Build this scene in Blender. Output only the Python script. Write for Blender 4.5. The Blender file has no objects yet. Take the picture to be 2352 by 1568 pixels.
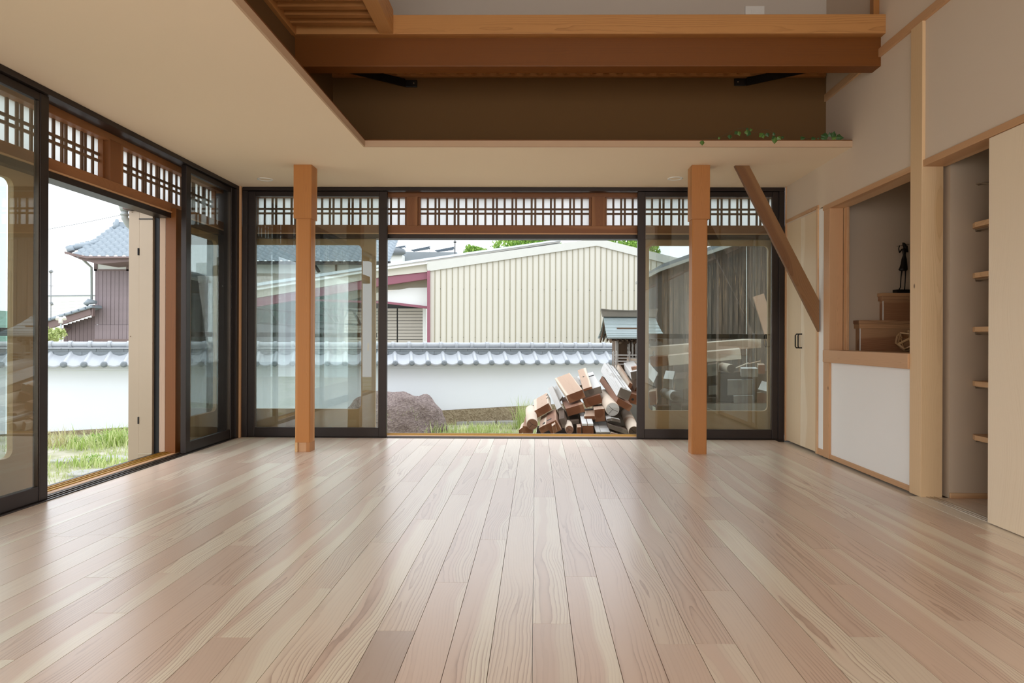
import bpy, math, random
from mathutils import Vector, Matrix
random.seed(7)
scene = bpy.context.scene
COL = scene.collection
PI = math.pi

# ------------------------------------------------------------------ camera
F_PX, CX, CY, YAW, ROLL = 1560.0, 1212.9, 777.0, 0.01127, 0.00382
EYE = Vector((0, 0, 0.9))
RM = Matrix.Rotation(YAW, 3, 'Z') @ Matrix.Rotation(PI / 2, 3, 'X') @ Matrix.Rotation(ROLL, 3, 'Z')
cam_data = bpy.data.cameras.new('camera')
cam = bpy.data.objects.new('camera', cam_data)
COL.objects.link(cam)
cam.matrix_world = Matrix.Translation(EYE) @ RM.to_4x4()
cam_data.sensor_width = 36
cam_data.lens = F_PX / 2352 * 36
cam_data.shift_x = (1176 - CX) / 2352
cam_data.shift_y = (CY - 784) / 2352
cam_data.clip_start = 0.05
cam_data.clip_end = 500
scene.camera = cam

# ------------------------------------------------------------------ sky, fill lights, exposure
scene.view_settings.view_transform = 'Standard'
scene.view_settings.look = 'None'
scene.view_settings.gamma = 1
scene.view_settings.use_curve_mapping = False
scene.view_settings.exposure = 0.42
scene.cycles.max_bounces = 12
scene.cycles.transparent_max_bounces = 16
scene.cycles.sample_clamp_indirect = 6
SKY = 2.05
world = bpy.data.worlds.new('overcast_sky')
scene.world = world
world.use_nodes = True
wn = world.node_tree
wn.nodes.clear()
w_out = wn.nodes.new('ShaderNodeOutputWorld')
w_bg = wn.nodes.new('ShaderNodeBackground')
w_tc = wn.nodes.new('ShaderNodeTexCoord')
w_no = wn.nodes.new('ShaderNodeTexNoise')
w_no.inputs['Scale'].default_value = 2.2
w_no.inputs['Detail'].default_value = 3
w_cr = wn.nodes.new('ShaderNodeValToRGB')
w_cr.color_ramp.elements[0].position = 0.3
w_cr.color_ramp.elements[0].color = (0.82, 0.9, 1.0, 1)
w_cr.color_ramp.elements[1].position = 0.7
w_cr.color_ramp.elements[1].color = (0.95, 0.98, 1.0, 1)
wn.links.new(w_tc.outputs['Generated'], w_no.inputs['Vector'])
wn.links.new(w_no.outputs['Fac'], w_cr.inputs['Fac'])
wn.links.new(w_cr.outputs['Color'], w_bg.inputs['Color'])
w_bg.inputs['Strength'].default_value = SKY
wn.links.new(w_bg.outputs['Background'], w_out.inputs['Surface'])


def area_light(name, loc, size_x, size_y, power, color, rot=(0, 0, 0)):
    ld = bpy.data.lights.new(name, 'AREA')
    ld.shape = 'RECTANGLE'
    ld.size = size_x
    ld.size_y = size_y
    ld.energy = power
    ld.color = color
    o = bpy.data.objects.new(name, ld)
    COL.objects.link(o)
    o.location = loc
    o.rotation_euler = rot
    return o


# added fill light behind the camera, standing in for rear window daylight
area_light('rear_fill_light', (0.0, -3.0, 1.3), 4.2, 2.0, 70, (1.0, 0.95, 0.89), (math.radians(74), 0, 0))
# added warm fill high up behind the camera, no lamp seen there
area_light('loft_warm_fill', (0.6, -0.8, 4.4), 1.4, 1.4, 12, (1.0, 0.76, 0.52))


# ------------------------------------------------------------------ measuring: a pixel of the photograph to a point on a real plane
def P(px, py, Y=None, X=None, Z=None):
    d = RM @ Vector(((px - CX) / F_PX, -(py - CY) / F_PX, -1))
    if Y is not None:
        t = Y / d.y
    elif X is not None:
        t = X / d.x
    else:
        t = (Z - 0.9) / d.z
    return EYE + d * t


# ------------------------------------------------------------------ mesh helpers
class MB:
    def __init__(s):
        s.v = []
        s.f = []
        s.sm = []

    def add(s, vs, fs, smooth=False):
        n = len(s.v)
        s.v += [Vector(q) for q in vs]
        s.f += [tuple(n + i for i in q) for q in fs]
        s.sm += [smooth] * len(fs)
        return s

    def hexa(s, p):  # p: 4 bottom (ccw), 4 top
        return s.add(p, [(0, 3, 2, 1), (4, 5, 6, 7), (0, 1, 5, 4), (1, 2, 6, 5), (2, 3, 7, 6), (3, 0, 4, 7)])

    def box(s, x0, x1, y0, y1, z0, z1):
        x0, x1 = min(x0, x1), max(x0, x1)
        y0, y1 = min(y0, y1), max(y0, y1)
        z0, z1 = min(z0, z1), max(z0, z1)
        return s.hexa([(x0, y0, z0), (x1, y0, z0), (x1, y1, z0), (x0, y1, z0), (x0, y0, z1), (x1, y0, z1), (x1, y1, z1), (x0, y1, z1)])

    def para(s, A, B, C, D):  # corner A, edges to B, C, D
        A, B, C, D = map(Vector, (A, B, C, D))
        b, c, d = B - A, C - A, D - A
        return s.hexa([A + c, A + b + c, A + b + c + d, A + c + d, A, A + b, A + b + d, A + d])

    def extrude(s, poly, vec, smooth=False):
        n = len(poly)
        poly = [Vector(q) for q in poly]
        vec = Vector(vec)
        s.add(poly + [q + vec for q in poly], [tuple(range(n - 1, -1, -1)), tuple(range(n, 2 * n))] + [(i, (i + 1) % n, n + (i + 1) % n, n + i) for i in range(n)])
        return s

    def tube(s, pts, rs, n=8, cap=True, smooth=True):
        pts = [Vector(q) for q in pts]
        if not isinstance(rs, (list, tuple)):
            rs = [rs] * len(pts)
        vs, fs = [], []
        up = Vector((0.13, 0.21, 1)).normalized()
        for i, q in enumerate(pts):
            a = pts[max(i - 1, 0)]
            b = pts[min(i + 1, len(pts) - 1)]
            t = (b - a).normalized()
            u = t.cross(up)
            if u.length < 0.05:
                u = t.cross(Vector((1, 0, 0)))
            u.normalize()
            w = t.cross(u)
            for k in range(n):
                an = 2 * PI * k / n
                vs.append(q + (u * math.cos(an) + w * math.sin(an)) * rs[i])
        for i in range(len(pts) - 1):
            for k in range(n):
                fs.append((i * n + k, i * n + (k + 1) % n, (i + 1) * n + (k + 1) % n, (i + 1) * n + k))
        m = len(fs)
        s.add(vs, fs, smooth)
        if cap:
            b0 = len(s.v) - len(vs)
            s.f.append(tuple(b0 + k for k in range(n - 1, -1, -1)))
            s.f.append(tuple(b0 + (len(pts) - 1) * n + k for k in range(n)))
            s.sm += [False, False]
        return s

    def build(s, name, mat, parent=None, bevel=0, center=True, org=None, label=None, smooth=None):
        lo = Vector([min(q[i] for q in s.v) for i in range(3)])
        hi = Vector([max(q[i] for q in s.v) for i in range(3)])
        c = Vector(org) if org is not None else ((lo + hi) / 2 if center else Vector((0, 0, 0)))
        me = bpy.data.meshes.new(name)
        me.from_pydata([tuple(q - c) for q in s.v], [], s.f)
        me.update()
        if any(s.sm):
            me.polygons.foreach_set('use_smooth', s.sm)
        me.materials.append(mat)
        o = bpy.data.objects.new(name, me)
        COL.objects.link(o)
        place(o, c, parent)
        if bevel:
            b = o.modifiers.new('bevel', 'BEVEL')
            b.width = bevel
            b.segments = 2
            b.limit_method = 'ANGLE'
        if label:
            o['label'] = label
        return o


WORLD_LOC = {}


def place(o, c, parent=None):
    c = Vector(c)
    WORLD_LOC[o.name] = c
    if parent is not None:
        o.parent = parent
        o.location = c - WORLD_LOC[parent.name]
    else:
        o.location = c
    return o


def tag(o, label, cat, group=None):
    o['label'] = label
    o['category'] = cat
    if group:
        o['group'] = group
    return o


def thing(name, label, cat, loc=(0, 0, 0), group=None):
    o = bpy.data.objects.new(name, None)
    o.empty_display_size = 0.1
    COL.objects.link(o)
    place(o, loc)
    return tag(o, label, cat, group)


def struct(o):
    o['kind'] = 'structure'
    return o


def sempty(name, loc=(0, 0, 0)):
    o = bpy.data.objects.new(name, None)
    COL.objects.link(o)
    place(o, loc)
    return struct(o)


def share(src, name, parent, loc, rot=None, scale=None):
    o = src.copy()
    o.name = name
    COL.objects.link(o)
    place(o, loc, parent)
    if rot is not None:
        o.rotation_euler = rot
    if scale is not None:
        o.scale = scale
    return o


# ------------------------------------------------------------------ materials
class NT:
    def __init__(s, name):
        s.m = bpy.data.materials.new(name)
        s.m.use_nodes = True
        s.t = s.m.node_tree
        s.t.nodes.clear()
        s.out = s.t.nodes.new('ShaderNodeOutputMaterial')

    def n(s, typ, **kw):
        nd = s.t.nodes.new(typ)
        for k, v in kw.items():
            setattr(nd, k, v)
        return nd

    def sock(s, nd, key, val):
        i = nd.inputs[key]
        if hasattr(val, 'is_output') or isinstance(val, bpy.types.NodeSocket):
            s.t.links.new(val, i)
        else:
            i.default_value = val

    def math(s, op, a, b=None, c=None, clamp=False):
        nd = s.n('ShaderNodeMath', operation=op)
        nd.use_clamp = clamp
        s.sock(nd, 0, a)
        if b is not None:
            s.sock(nd, 1, b)
        if c is not None:
            s.sock(nd, 2, c)
        return nd.outputs[0]

    def mix(s, f, a, b, mode='MIX'):
        nd = s.n('ShaderNodeMix', data_type='RGBA', blend_type=mode)
        s.sock(nd, 0, f)
        for i, v in ((6, a), (7, b)):
            if isinstance(v, (tuple, list)) and len(v) == 3:
                v = (*v, 1)
            s.sock(nd, i, v)
        return nd.outputs[2]

    def noise(s, vec, scale, detail=2, rough=0.5, dist=0.0, dims='3D', w=None):
        nd = s.n('ShaderNodeTexNoise', noise_dimensions=dims)
        if vec is not None:
            s.sock(nd, 'Vector', vec)
        if w is not None:
            s.sock(nd, 'W', w)
        s.sock(nd, 'Scale', scale)
        s.sock(nd, 'Detail', detail)
        s.sock(nd, 'Roughness', rough)
        s.sock(nd, 'Distortion', dist)
        return nd.outputs['Fac']

    def ramp(s, f, lo, hi):
        nd = s.n('ShaderNodeMapRange')
        nd.interpolation_type = 'SMOOTHSTEP'
        s.sock(nd, 0, f)
        nd.inputs[1].default_value = lo
        nd.inputs[2].default_value = hi
        return nd.outputs[0]

    def scaled(s, vec, sc):
        nd = s.n('ShaderNodeMapping')
        s.sock(nd, 'Vector', vec)
        nd.inputs['Scale'].default_value = sc
        return nd.outputs[0]

    def comb(s, x, y, z):
        nd = s.n('ShaderNodeCombineXYZ')
        s.sock(nd, 0, x)
        s.sock(nd, 1, y)
        s.sock(nd, 2, z)
        return nd.outputs[0]

    def bump(s, h, strength, dist=0.002):
        nd = s.n('ShaderNodeBump')
        s.sock(nd, 'Height', h)
        nd.inputs['Strength'].default_value = strength
        nd.inputs['Distance'].default_value = dist
        return nd.outputs[0]

    def principled(s, col, rough=0.6, metal=0.0, normal=None, spec=0.5, **kw):
        b = s.n('ShaderNodeBsdfPrincipled')
        if isinstance(col, (tuple, list)) and len(col) == 3:
            col = (*col, 1)
        s.sock(b, 'Base Color', col)
        s.sock(b, 'Roughness', rough)
        s.sock(b, 'Metallic', metal)
        s.sock(b, 'Specular IOR Level', spec)
        for k, v in kw.items():
            s.sock(b, k, v)
        if normal is not None:
            s.sock(b, 'Normal', normal)
        s.t.links.new(b.outputs[0], s.out.inputs[0])
        return b


CACHE = {}


def hx(h, g=1.0):
    c = [int(h[i:i + 2], 16) / 255 for i in (0, 2, 4)]
    return tuple(((x / 12.92) if x <= 0.04045 else ((x + 0.055) / 1.055) ** 2.4) * g for x in c)


def plain(name, col, rough=0.6, metal=0.0, var=0.06, nscale=6.0, bump=0.0, spec=0.5, bscale=80):
    if name in CACHE:
        return CACHE[name]
    t = NT(name)
    tc = t.n('ShaderNodeTexCoord').outputs['Object']
    f = t.noise(tc, nscale, 4, 0.6)
    c = t.mix(f, tuple(x * (1 - var) for x in col), tuple(min(1, x * (1 + var)) for x in col))
    nrm = None
    if bump:
        nrm = t.bump(t.noise(tc, bscale, 4, 0.7), bump)
    t.principled(c, rough, metal, nrm, spec)
    CACHE[name] = t.m
    return t.m


def wood(name, axis, light, heart, line, ring=0.006, depth=0.03, wander=0.05, line_amt=0.5, heart_r=0.05, rough=0.5, spec=0.4, freq=0.9, rnd_amt=1.0, hmix=1.0, tint=False, streak=0.25):
    key = name + axis
    if key in CACHE:
        return CACHE[key]
    t = NT(key.lower())
    tc = t.n('ShaderNodeTexCoord').outputs['Object']
    oi = t.n('ShaderNodeObjectInfo')
    rnd = oi.outputs['Random']
    sp = t.n('ShaderNodeSeparateXYZ')
    t.sock(sp, 0, tc)
    ax = 'XYZ'.index(axis)
    L = sp.outputs[ax]
    u = sp.outputs[(ax + 1) % 3]
    v = sp.outputs[(ax + 2) % 3]
    # stagger so that u is the wide direction for boards along Y lying flat as well
    r50 = t.math('MULTIPLY', rnd, 57.0)
    Lr = t.math('ADD', L, r50)
    n1 = t.math('SUBTRACT', t.noise(None, freq, 2, 0.5, dims='1D', w=Lr), 0.5)
    n2 = t.math('SUBTRACT', t.noise(None, freq * 1.7, 1, 0.5, dims='1D', w=t.math('ADD', Lr, 31.0)), 0.5)
    rr = t.math('FRACT', t.math('MULTIPLY', rnd, 91.7))
    off = t.math('MULTIPLY', t.math('SUBTRACT', rr, 0.5), 0.09 * rnd_amt)
    uu = t.math('ADD', t.math('ADD', u, off), t.math('MULTIPLY', n2, wander * 0.35))
    vv = t.math('ADD', t.math('ADD', v, t.math('MULTIPLY', n1, wander * 2)), t.math('MULTIPLY', t.math('ADD', rnd, 0.3), depth))
    r2 = t.math('ADD', t.math('MULTIPLY', uu, uu), t.math('MULTIPLY', vv, vv))
    r = t.math('SQRT', r2)
    stretch = [18.0, 18.0, 18.0]
    stretch[ax] = 3.0
    fine = t.math('MULTIPLY', t.math('SUBTRACT', t.noise(t.scaled(tc, stretch), 1.0, 3, 0.6), 0.5), ring * 1.6)
    rw = t.math('ADD', r, fine)
    rw = t.math('ADD', rw, t.math('MULTIPLY', t.noise(None, 55.0, 1, 0.5, dims='1D', w=rw), ring * 1.3))
    ph = t.math('FRACT', t.math('DIVIDE', rw, ring))
    ln = t.math('POWER', ph, 3.5)
    ln = t.math('MULTIPLY', ln, t.math('ADD', t.ramp(t.noise(t.scaled(tc, [x * 0.25 for x in stretch]), 1.0, 2), 0.38, 0.62), 0.18))
    edge = t.ramp(ph, 1.0, 0.9)
    ln = t.math('MULTIPLY', ln, edge)
    # fibres
    st2 = [260.0, 260.0, 260.0]
    st2[ax] = 5.0
    fib = t.noise(t.scaled(tc, st2), 1.0, 2, 0.6)
    rr2 = t.math('FRACT', t.math('MULTIPLY', rnd, 37.3))
    hr = t.math('ADD', t.math('MULTIPLY', rr2, heart_r * 1.6 * rnd_amt), heart_r * (1 - 0.5 * rnd_amt))
    hm = t.math('MULTIPLY', t.ramp(t.math('SUBTRACT', t.math('ADD', r, t.math('MULTIPLY', fine, 1.0)), hr), 0.012, -0.012), hmix)
    if tint:
        hm = t.math('MULTIPLY', hm, t.n('ShaderNodeSeparateColor').outputs[0]) if False else hm
    base = t.mix(hm, light, heart)
    if tint:
        sc = t.n('ShaderNodeSeparateColor')
        t.sock(sc, 0, oi.outputs['Color'])
        base = t.mix(sc.outputs[0], base, heart)
        base = t.mix(sc.outputs[1], base, light)
        base = t.mix(1.0, base, t.comb(sc.outputs[2], sc.outputs[2], sc.outputs[2]), 'MULTIPLY')
    big = t.noise(t.scaled(tc, [x * 0.12 for x in stretch]), 1.0, 2)
    base = t.mix(t.math('MULTIPLY', big, 0.25), base, heart)
    base = t.mix(t.math('MULTIPLY', ln, line_amt), base, line)
    base = t.mix(t.math('MULTIPLY', fib, streak), base, tuple(0.55 * a + 0.45 * b for a, b in zip(heart, line)))
    # small knots
    vo = t.n('ShaderNodeTexVoronoi')
    ks = [4.5, 4.5, 4.5]
    ks[ax] = 2.4
    t.sock(vo, 'Vector', t.scaled(tc, ks))
    vo.inputs['Scale'].default_value = 1.0
    kn = t.ramp(vo.outputs['Distance'], 0.045, 0.02)
    kk = t.ramp(t.noise(t.scaled(tc, (1.3, 1.3, 1.3)), 1.0, 1), 0.5, 0.56)
    base = t.mix(t.math('MULTIPLY', kn, kk), base, tuple(x * 0.35 for x in line))
    nrm = t.bump(t.math('ADD', t.math('MULTIPLY', ln, -0.5), fib), 0.12, 0.001)
    t.principled(base, rough, 0.0, nrm, spec)
    CACHE[key] = t.m
    return t.m


def W_floor(ax): return wood('floor_cedar', ax, hx('f3ead6'), hx('e0c8b6'), hx('a5826c'), ring=0.0105, depth=0.035, wander=0.07, line_amt=0.85, heart_r=0.062, rough=0.3, spec=1.0, tint=True, streak=0.12, freq=0.8)
def W_pillar(ax): return wood('pillar_cypress', ax, hx('e0c097'), hx('d0aa7c'), hx('ad8050'), ring=0.007, depth=0.09, line_amt=0.3, heart_r=0.08, streak=0.12)
def W_trim(ax): return wood('trim_cedar', ax, hx('dcb78e'), hx('c99c73'), hx('9c6e49'), ring=0.006, depth=0.07, line_amt=0.35, heart_r=0.08, streak=0.12)
def W_post(ax): return wood('post_pine', ax, hx('c9935f'), hx('b5783f'), hx('8a5226'), ring=0.006, depth=0.06, line_amt=0.3, heart_r=0.06, streak=0.2, rough=0.42)
def W_beam(ax): return wood('beam_pine', ax, hx('98621f'), hx('74410d'), hx('4a2605'), ring=0.012, depth=0.12, wander=0.03, line_amt=0.25, heart_r=0.2, streak=0.22, freq=0.4)
def W_lintel(ax): return wood('beam_top_pine', ax, hx('c08a52'), hx('a8713c'), hx('7d4e26'), ring=0.008, depth=0.05, wander=0.05, line_amt=0.5, heart_r=0.045, streak=0.1, freq=0.5, rnd_amt=0.3)
def W_lat_backlit(ax): return wood('lattice_wood_backlit', ax, hx('7a5d44'), hx('664a33'), hx('402a19'), ring=0.006, depth=0.08, line_amt=0.2, heart_r=0.08, streak=0.2)  # backlit shade of the lattice bars put into a darker brown
def W_brace(ax): return wood('brace_pine', ax, hx('8f6740'), hx('7a5230'), hx('543417'), ring=0.008, depth=0.08, line_amt=0.35, heart_r=0.08, streak=0.2)
def W_old(ax): return wood('old_joinery', ax, hx('a06c42'), hx('87552f'), hx('5a3519'), ring=0.006, depth=0.08, line_amt=0.25, heart_r=0.08, streak=0.25)
def W_oldpale(ax): return wood('old_door_wood', ax, hx('b3936c'), hx('9c7a54'), hx('755634'), ring=0.006, depth=0.08, line_amt=0.25, heart_r=0.08, streak=0.25)
def W_ply(ax): return wood('pale_veneer', ax, hx('f1dec3'), hx('e6cdab'), hx('cdb088'), ring=0.016, depth=0.3, wander=0.12, line_amt=0.22, heart_r=0.3, streak=0.1)
def W_stair(ax): return wood('stair_cedar', ax, hx('c39871'), hx('a87857'), hx('70452a'), ring=0.009, depth=0.03, wander=0.05, line_amt=0.6, heart_r=0.06, streak=0.1)
def W_darkb(ax): return W_dark(ax)
def W_cut(ax): return wood('cut_timber', ax, hx('d8cab8'), hx('b59a85'), hx('7a5c48'), ring=0.008, depth=0.04, line_amt=0.4, heart_r=0.05, streak=0.3, rough=0.8)
def W_grey(ax): return wood('weathered_timber', ax, hx('d6d5d3'), hx('b4b0ab'), hx('7d7770'), ring=0.008, depth=0.05, line_amt=0.45, heart_r=0.05, streak=0.35, rough=0.85)
def W_red(ax): return wood('reddish_timber', ax, hx('b08d74'), hx('8a6450'), hx('553a2c'), ring=0.007, depth=0.02, line_amt=0.4, heart_r=0.06, streak=0.3, rough=0.8)
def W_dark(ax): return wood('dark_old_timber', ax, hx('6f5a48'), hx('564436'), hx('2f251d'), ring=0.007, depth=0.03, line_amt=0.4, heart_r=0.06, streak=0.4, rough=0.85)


def plaster(name, col, rough=0.9, bump=0.05):
    return plain(name, col, rough, 0, 0.02, 1.2, bump, 0.2, 350)


M_ceil = plaster('ceiling_plaster', hx('f3dfc4'))
M_wall = plaster('wall_plaster', hx('efebe6'))
M_upper_shade = plaster('upper_wall_shaded_plaster', hx('6d5030'))  # shade of the upper walls put into a dark brown plaster colour
M_edge = plaster('ceiling_edge_shaded', hx('c4a588'))  # edge turned from the windows, its shade put into a tan colour
M_wall_dim = plaster('dim_warm_wall_plaster', hx('dbc9b5'))  # same plaster as the lower wall, its dimmer warm light put into the colour
M_gray_up = plaster('loft_wall_plaster', hx('c9beb1'))
M_niche = plaster('stair_wall_plaster', hx('cdb9a2'))
M_alu = plain('bronze_aluminium', hx('2f2622'), 0.38, 0.5, 0.05, 3)
M_alu2 = plain('bronze_aluminium_light', hx('54483f'), 0.35, 0.6, 0.05, 3)
M_black = plain('black_iron', hx('0f0d0c'), 0.45, 0.3)
M_gold = plain('brass_track', hx('b98f3c'), 0.35, 0.6)
M_steel = plain('steel_latch', hx('b8aa98'), 0.3, 0.9)
M_tile = plain('grey_roof_tile', hx('a9adb2'), 0.33, 0.0, 0.16, 5, 0.1, 0.6, 60)
M_tile2 = plain('blue_grey_roof_tile', hx('8a949c'), 0.42, 0.0, 0.18, 3, 0.1, 0.5, 40)
M_tilecap = plain('tile_end_grey', hx('767d82'), 0.5, 0.0, 0.2, 8)
M_gplas = plain('garden_wall_plaster', hx('e8ecf2'), 0.9, 0, 0.03, 1.0, 0.05)
M_shed = plain('cream_steel_cladding', hx('c9c4b8'), 0.45, 0.0, 0.03, 0.7)
M_shed2 = plain('cream_steel_joint', hx('99927e'), 0.5)
M_fascia = plain('pale_steel_fascia', hx('c4c3bc'), 0.45)
M_silver = plain('zinc_flashing', hx('c9d0d3'), 0.35, 0.2)
M_maroon = plain('maroon_steel', hx('8a5160'), 0.5)
M_siding = plain('shutter_slats_paint', hx('b3aca2'), 0.6)
M_truss = plain('dark_steel_truss', hx('343534'), 0.6)
M_beige = plain('beige_shutter_steel', hx('a5927c'), 0.32, 0.2, 0.08, 2)
M_brownbd = plain('brown_board_siding', hx('85777a'), 0.7, 0, 0.16, 3)
M_brownbd2 = plain('dark_brown_siding', hx('6e5f60'), 0.7, 0, 0.2, 3)
M_fac = plain('brown_painted_fascia', hx('75625f'), 0.6)
M_leafdark = plain('ivy_leaf_green', hx('34562a'), 0.45, 0, 0.35, 12)
M_leafmid = plain('ivy_leaf_light_green', hx('56762f'), 0.45, 0, 0.3, 12)
M_stem = plain('vine_stem', hx('5b4a2c'), 0.7)
M_pvc = plain('grey_drain_plastic', hx('a7adab'), 0.4)
M_bronze = plain('dark_bronze', hx('1d1814'), 0.45, 0.5, 0.3, 40, 0.3)
M_switch = plain('white_plastic', hx('e9e6e0'), 0.4)
M_conc = plain('grey_concrete', hx('a3a19b'), 0.9, 0, 0.1, 8, 0.2)
M_dark = plain('dark_void', hx('2a2a28'), 0.9)
M_solar = plain('solar_panel_blue', hx('3d4a55'), 0.2, 0.1)
M_copper = plain('green_copper_sheet', hx('98a5a6'), 0.3, 0.35, 0.2, 9)
M_copridge = plain('dull_bronze_ridge', hx('77736a'), 0.45, 0.3, 0.15, 9)
M_hill = plain('hill_green', hx('7f9a8c'), 0.95, 0, 0.15, 0.2)
M_pale = plain('distant_pale_wall', hx('e4e6e4'), 0.8, 0, 0.03, 0.2)
M_wire = plain('wire_grey', hx('77797a'), 0.6)
M_bark = plain('tree_bark', hx('5b5148'), 0.9, 0, 0.3, 20)


def mat_glass(name, tint, f0):
    t = NT(name)
    g = t.n('ShaderNodeNewGeometry')
    vm = t.n('ShaderNodeVectorMath', operation='DOT_PRODUCT')
    t.sock(vm, 0, g.outputs['Incoming'])
    t.sock(vm, 1, g.outputs['Normal'])
    c = t.math('SUBTRACT', 1.0, t.math('ABSOLUTE', vm.outputs['Value']))
    fr = t.math('ADD', t.math('MULTIPLY', t.math('POWER', c, 5.0), 1 - f0), f0, clamp=True)
    tr = t.n('ShaderNodeBsdfTransparent')
    tr.inputs[0].default_value = (*tint, 1)
    gl = t.n('ShaderNodeBsdfGlossy')
    gl.inputs['Roughness'].default_value = 0.0
    gl.inputs['Color'].default_value = (0.95, 0.97, 0.96, 1)
    mx = t.n('ShaderNodeMixShader')
    t.sock(mx, 0, fr)
    t.sock(mx, 1, tr.outputs[0])
    t.sock(mx, 2, gl.outputs[0])
    t.t.links.new(mx.outputs[0], t.out.inputs[0])
    return t.m


M_glass = mat_glass('window_glass', (0.9, 0.94, 0.93), 0.07)
M_glass2 = mat_glass('door_glass', (0.95, 0.97, 0.96), 0.035)


def mat_screen(name, op):
    t = NT(name)
    d = t.n('ShaderNodeBsdfDiffuse')
    d.inputs[0].default_value = (0.03, 0.03, 0.028, 1)
    tr = t.n('ShaderNodeBsdfTransparent')
    mx = t.n('ShaderNodeMixShader')
    mx.inputs[0].default_value = op
    t.sock(mx, 1, tr.outputs[0])
    t.sock(mx, 2, d.outputs[0])
    t.t.links.new(mx.outputs[0], t.out.inputs[0])
    return t.m


M_net = mat_screen('insect_screen_mesh', 0.2)
M_net2 = mat_screen('insect_screen_mesh_dense', 0.5)


def mat_paper():
    t = NT('frosted_lattice_pane')
    tc = t.n('ShaderNodeTexCoord').outputs['Object']
    f = t.noise(tc, 3, 2)
    c = t.mix(f, hx('eceef0'), hx('ffffff'))
    a = t.n('ShaderNodeBsdfTranslucent')
    t.sock(a, 0, c)
    d = t.n('ShaderNodeBsdfDiffuse')
    t.sock(d, 0, c)
    mx = t.n('ShaderNodeMixShader')
    mx.inputs[0].default_value = 0.25
    t.sock(mx, 1, a.outputs[0])
    t.sock(mx, 2, d.outputs[0])
    t.t.links.new(mx.outputs[0], t.out.inputs[0])
    return t.m


M_paper = mat_paper()


def mat_leafy(name, c1, c2):
    t = NT(name)
    g = t.n('ShaderNodeNewGeometry')
    c = t.mix(g.outputs['Random Per Island'], c1, c2)
    b = t.principled(c, 0.55, 0, None, 0.3)
    tr = t.n('ShaderNodeBsdfTranslucent')
    t.sock(tr, 0, c)
    mx = t.n('ShaderNodeMixShader')
    mx.inputs[0].default_value = 0.4
    t.sock(mx, 1, b.outputs[0])
    t.sock(mx, 2, tr.outputs[0])
    t.t.links.new(mx.outputs[0], t.out.inputs[0])
    return t.m


M_grass = mat_leafy('grass_blades', hx('98a860'), hx('d4d9a2'))
M_weed = mat_leafy('weed_blades', hx('94ae52'), hx('e0e4ae'))
M_tree = mat_leafy('tree_leaves', hx('5f8a35'), hx('a9c765'))


def mat_ground():
    t = NT('garden_ground')
    tc = t.n('ShaderNodeTexCoord').outputs['Object']
    f = t.noise(tc, 1.6, 5, 0.6)
    g = t.noise(tc, 30, 3, 0.7)
    c = t.mix(t.ramp(f, 0.42, 0.58), hx('c4bdb0'), hx('9c9c7c'))
    c = t.mix(t.math('MULTIPLY', g, 0.5), c, hx('8f8d70'))
    t.principled(c, 0.95, 0, t.bump(g, 0.6, 0.02), 0.2)
    return t.m


def mat_speckle(name, a, b, sc, bump=0.8):
    t = NT(name)
    tc = t.n('ShaderNodeTexCoord').outputs['Object']
    vo = t.n('ShaderNodeTexVoronoi')
    t.sock(vo, 'Vector', tc)
    vo.inputs['Scale'].default_value = sc
    sc2 = t.n('ShaderNodeSeparateColor')
    t.sock(sc2, 0, vo.outputs['Color'])
    c = t.mix(sc2.outputs[0], a, b)
    c = t.mix(t.math('MULTIPLY', t.noise(tc, 2.5, 5, 0.7), 0.55), c, tuple(x * 0.45 for x in a))
    t.principled(c, 0.9, 0, t.bump(vo.outputs['Distance'], bump, 0.01), 0.2)
    return t.m


M_ground = mat_ground()
M_pebble = mat_speckle('washed_pebble_base', hx('8a7a62'), hx('b5a68c'), 45)
M_rock = mat_speckle('rough_granite', hx('7a6b68'), hx('a1928c'), 42, 1.0)


def mat_char():
    t = NT('charred_weathered_board')
    tc = t.n('ShaderNodeTexCoord').outputs['Object']
    oi = t.n('ShaderNodeObjectInfo').outputs['Random']
    s1 = t.noise(t.scaled(tc, (34, 34, 0.9)), 1.0, 5, 0.7)
    s2 = t.noise(t.scaled(tc, (70, 70, 2.2)), 1.0, 4, 0.65)
    big = t.noise(tc, 0.9, 2)
    c = t.mix(t.ramp(s1, 0.35, 0.68), hx('3f3732'), hx('75645a'))
    c = t.mix(t.math('MULTIPLY', t.ramp(s2, 0.56, 0.66), t.ramp(big, 0.38, 0.55)), c, hx('c79f78'))
    c = t.mix(t.math('MULTIPLY', oi, 0.4), c, hx('6a625c'))
    t.principled(c, 0.85, 0, t.bump(s1, 0.5, 0.01), 0.2)
    return t.m


M_char = mat_char()

# ------------------------------------------------------------------ room shell
XL, XR, YF, H = -2.668, 2.226, 6.092, 2.258
YS, XS = 4.811, -1.218          # edges of the low ceiling towards the double height
YUP, XUP = 5.25, -1.58          # faces of the upper walls
YB, ZT = -3.2, 5.0


def box_struct(name, dims, mat, parent=None, bevel=0):
    o = MB().box(*dims).build(name, mat, parent, bevel)
    if parent is None:
        struct(o)
    return o


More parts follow.
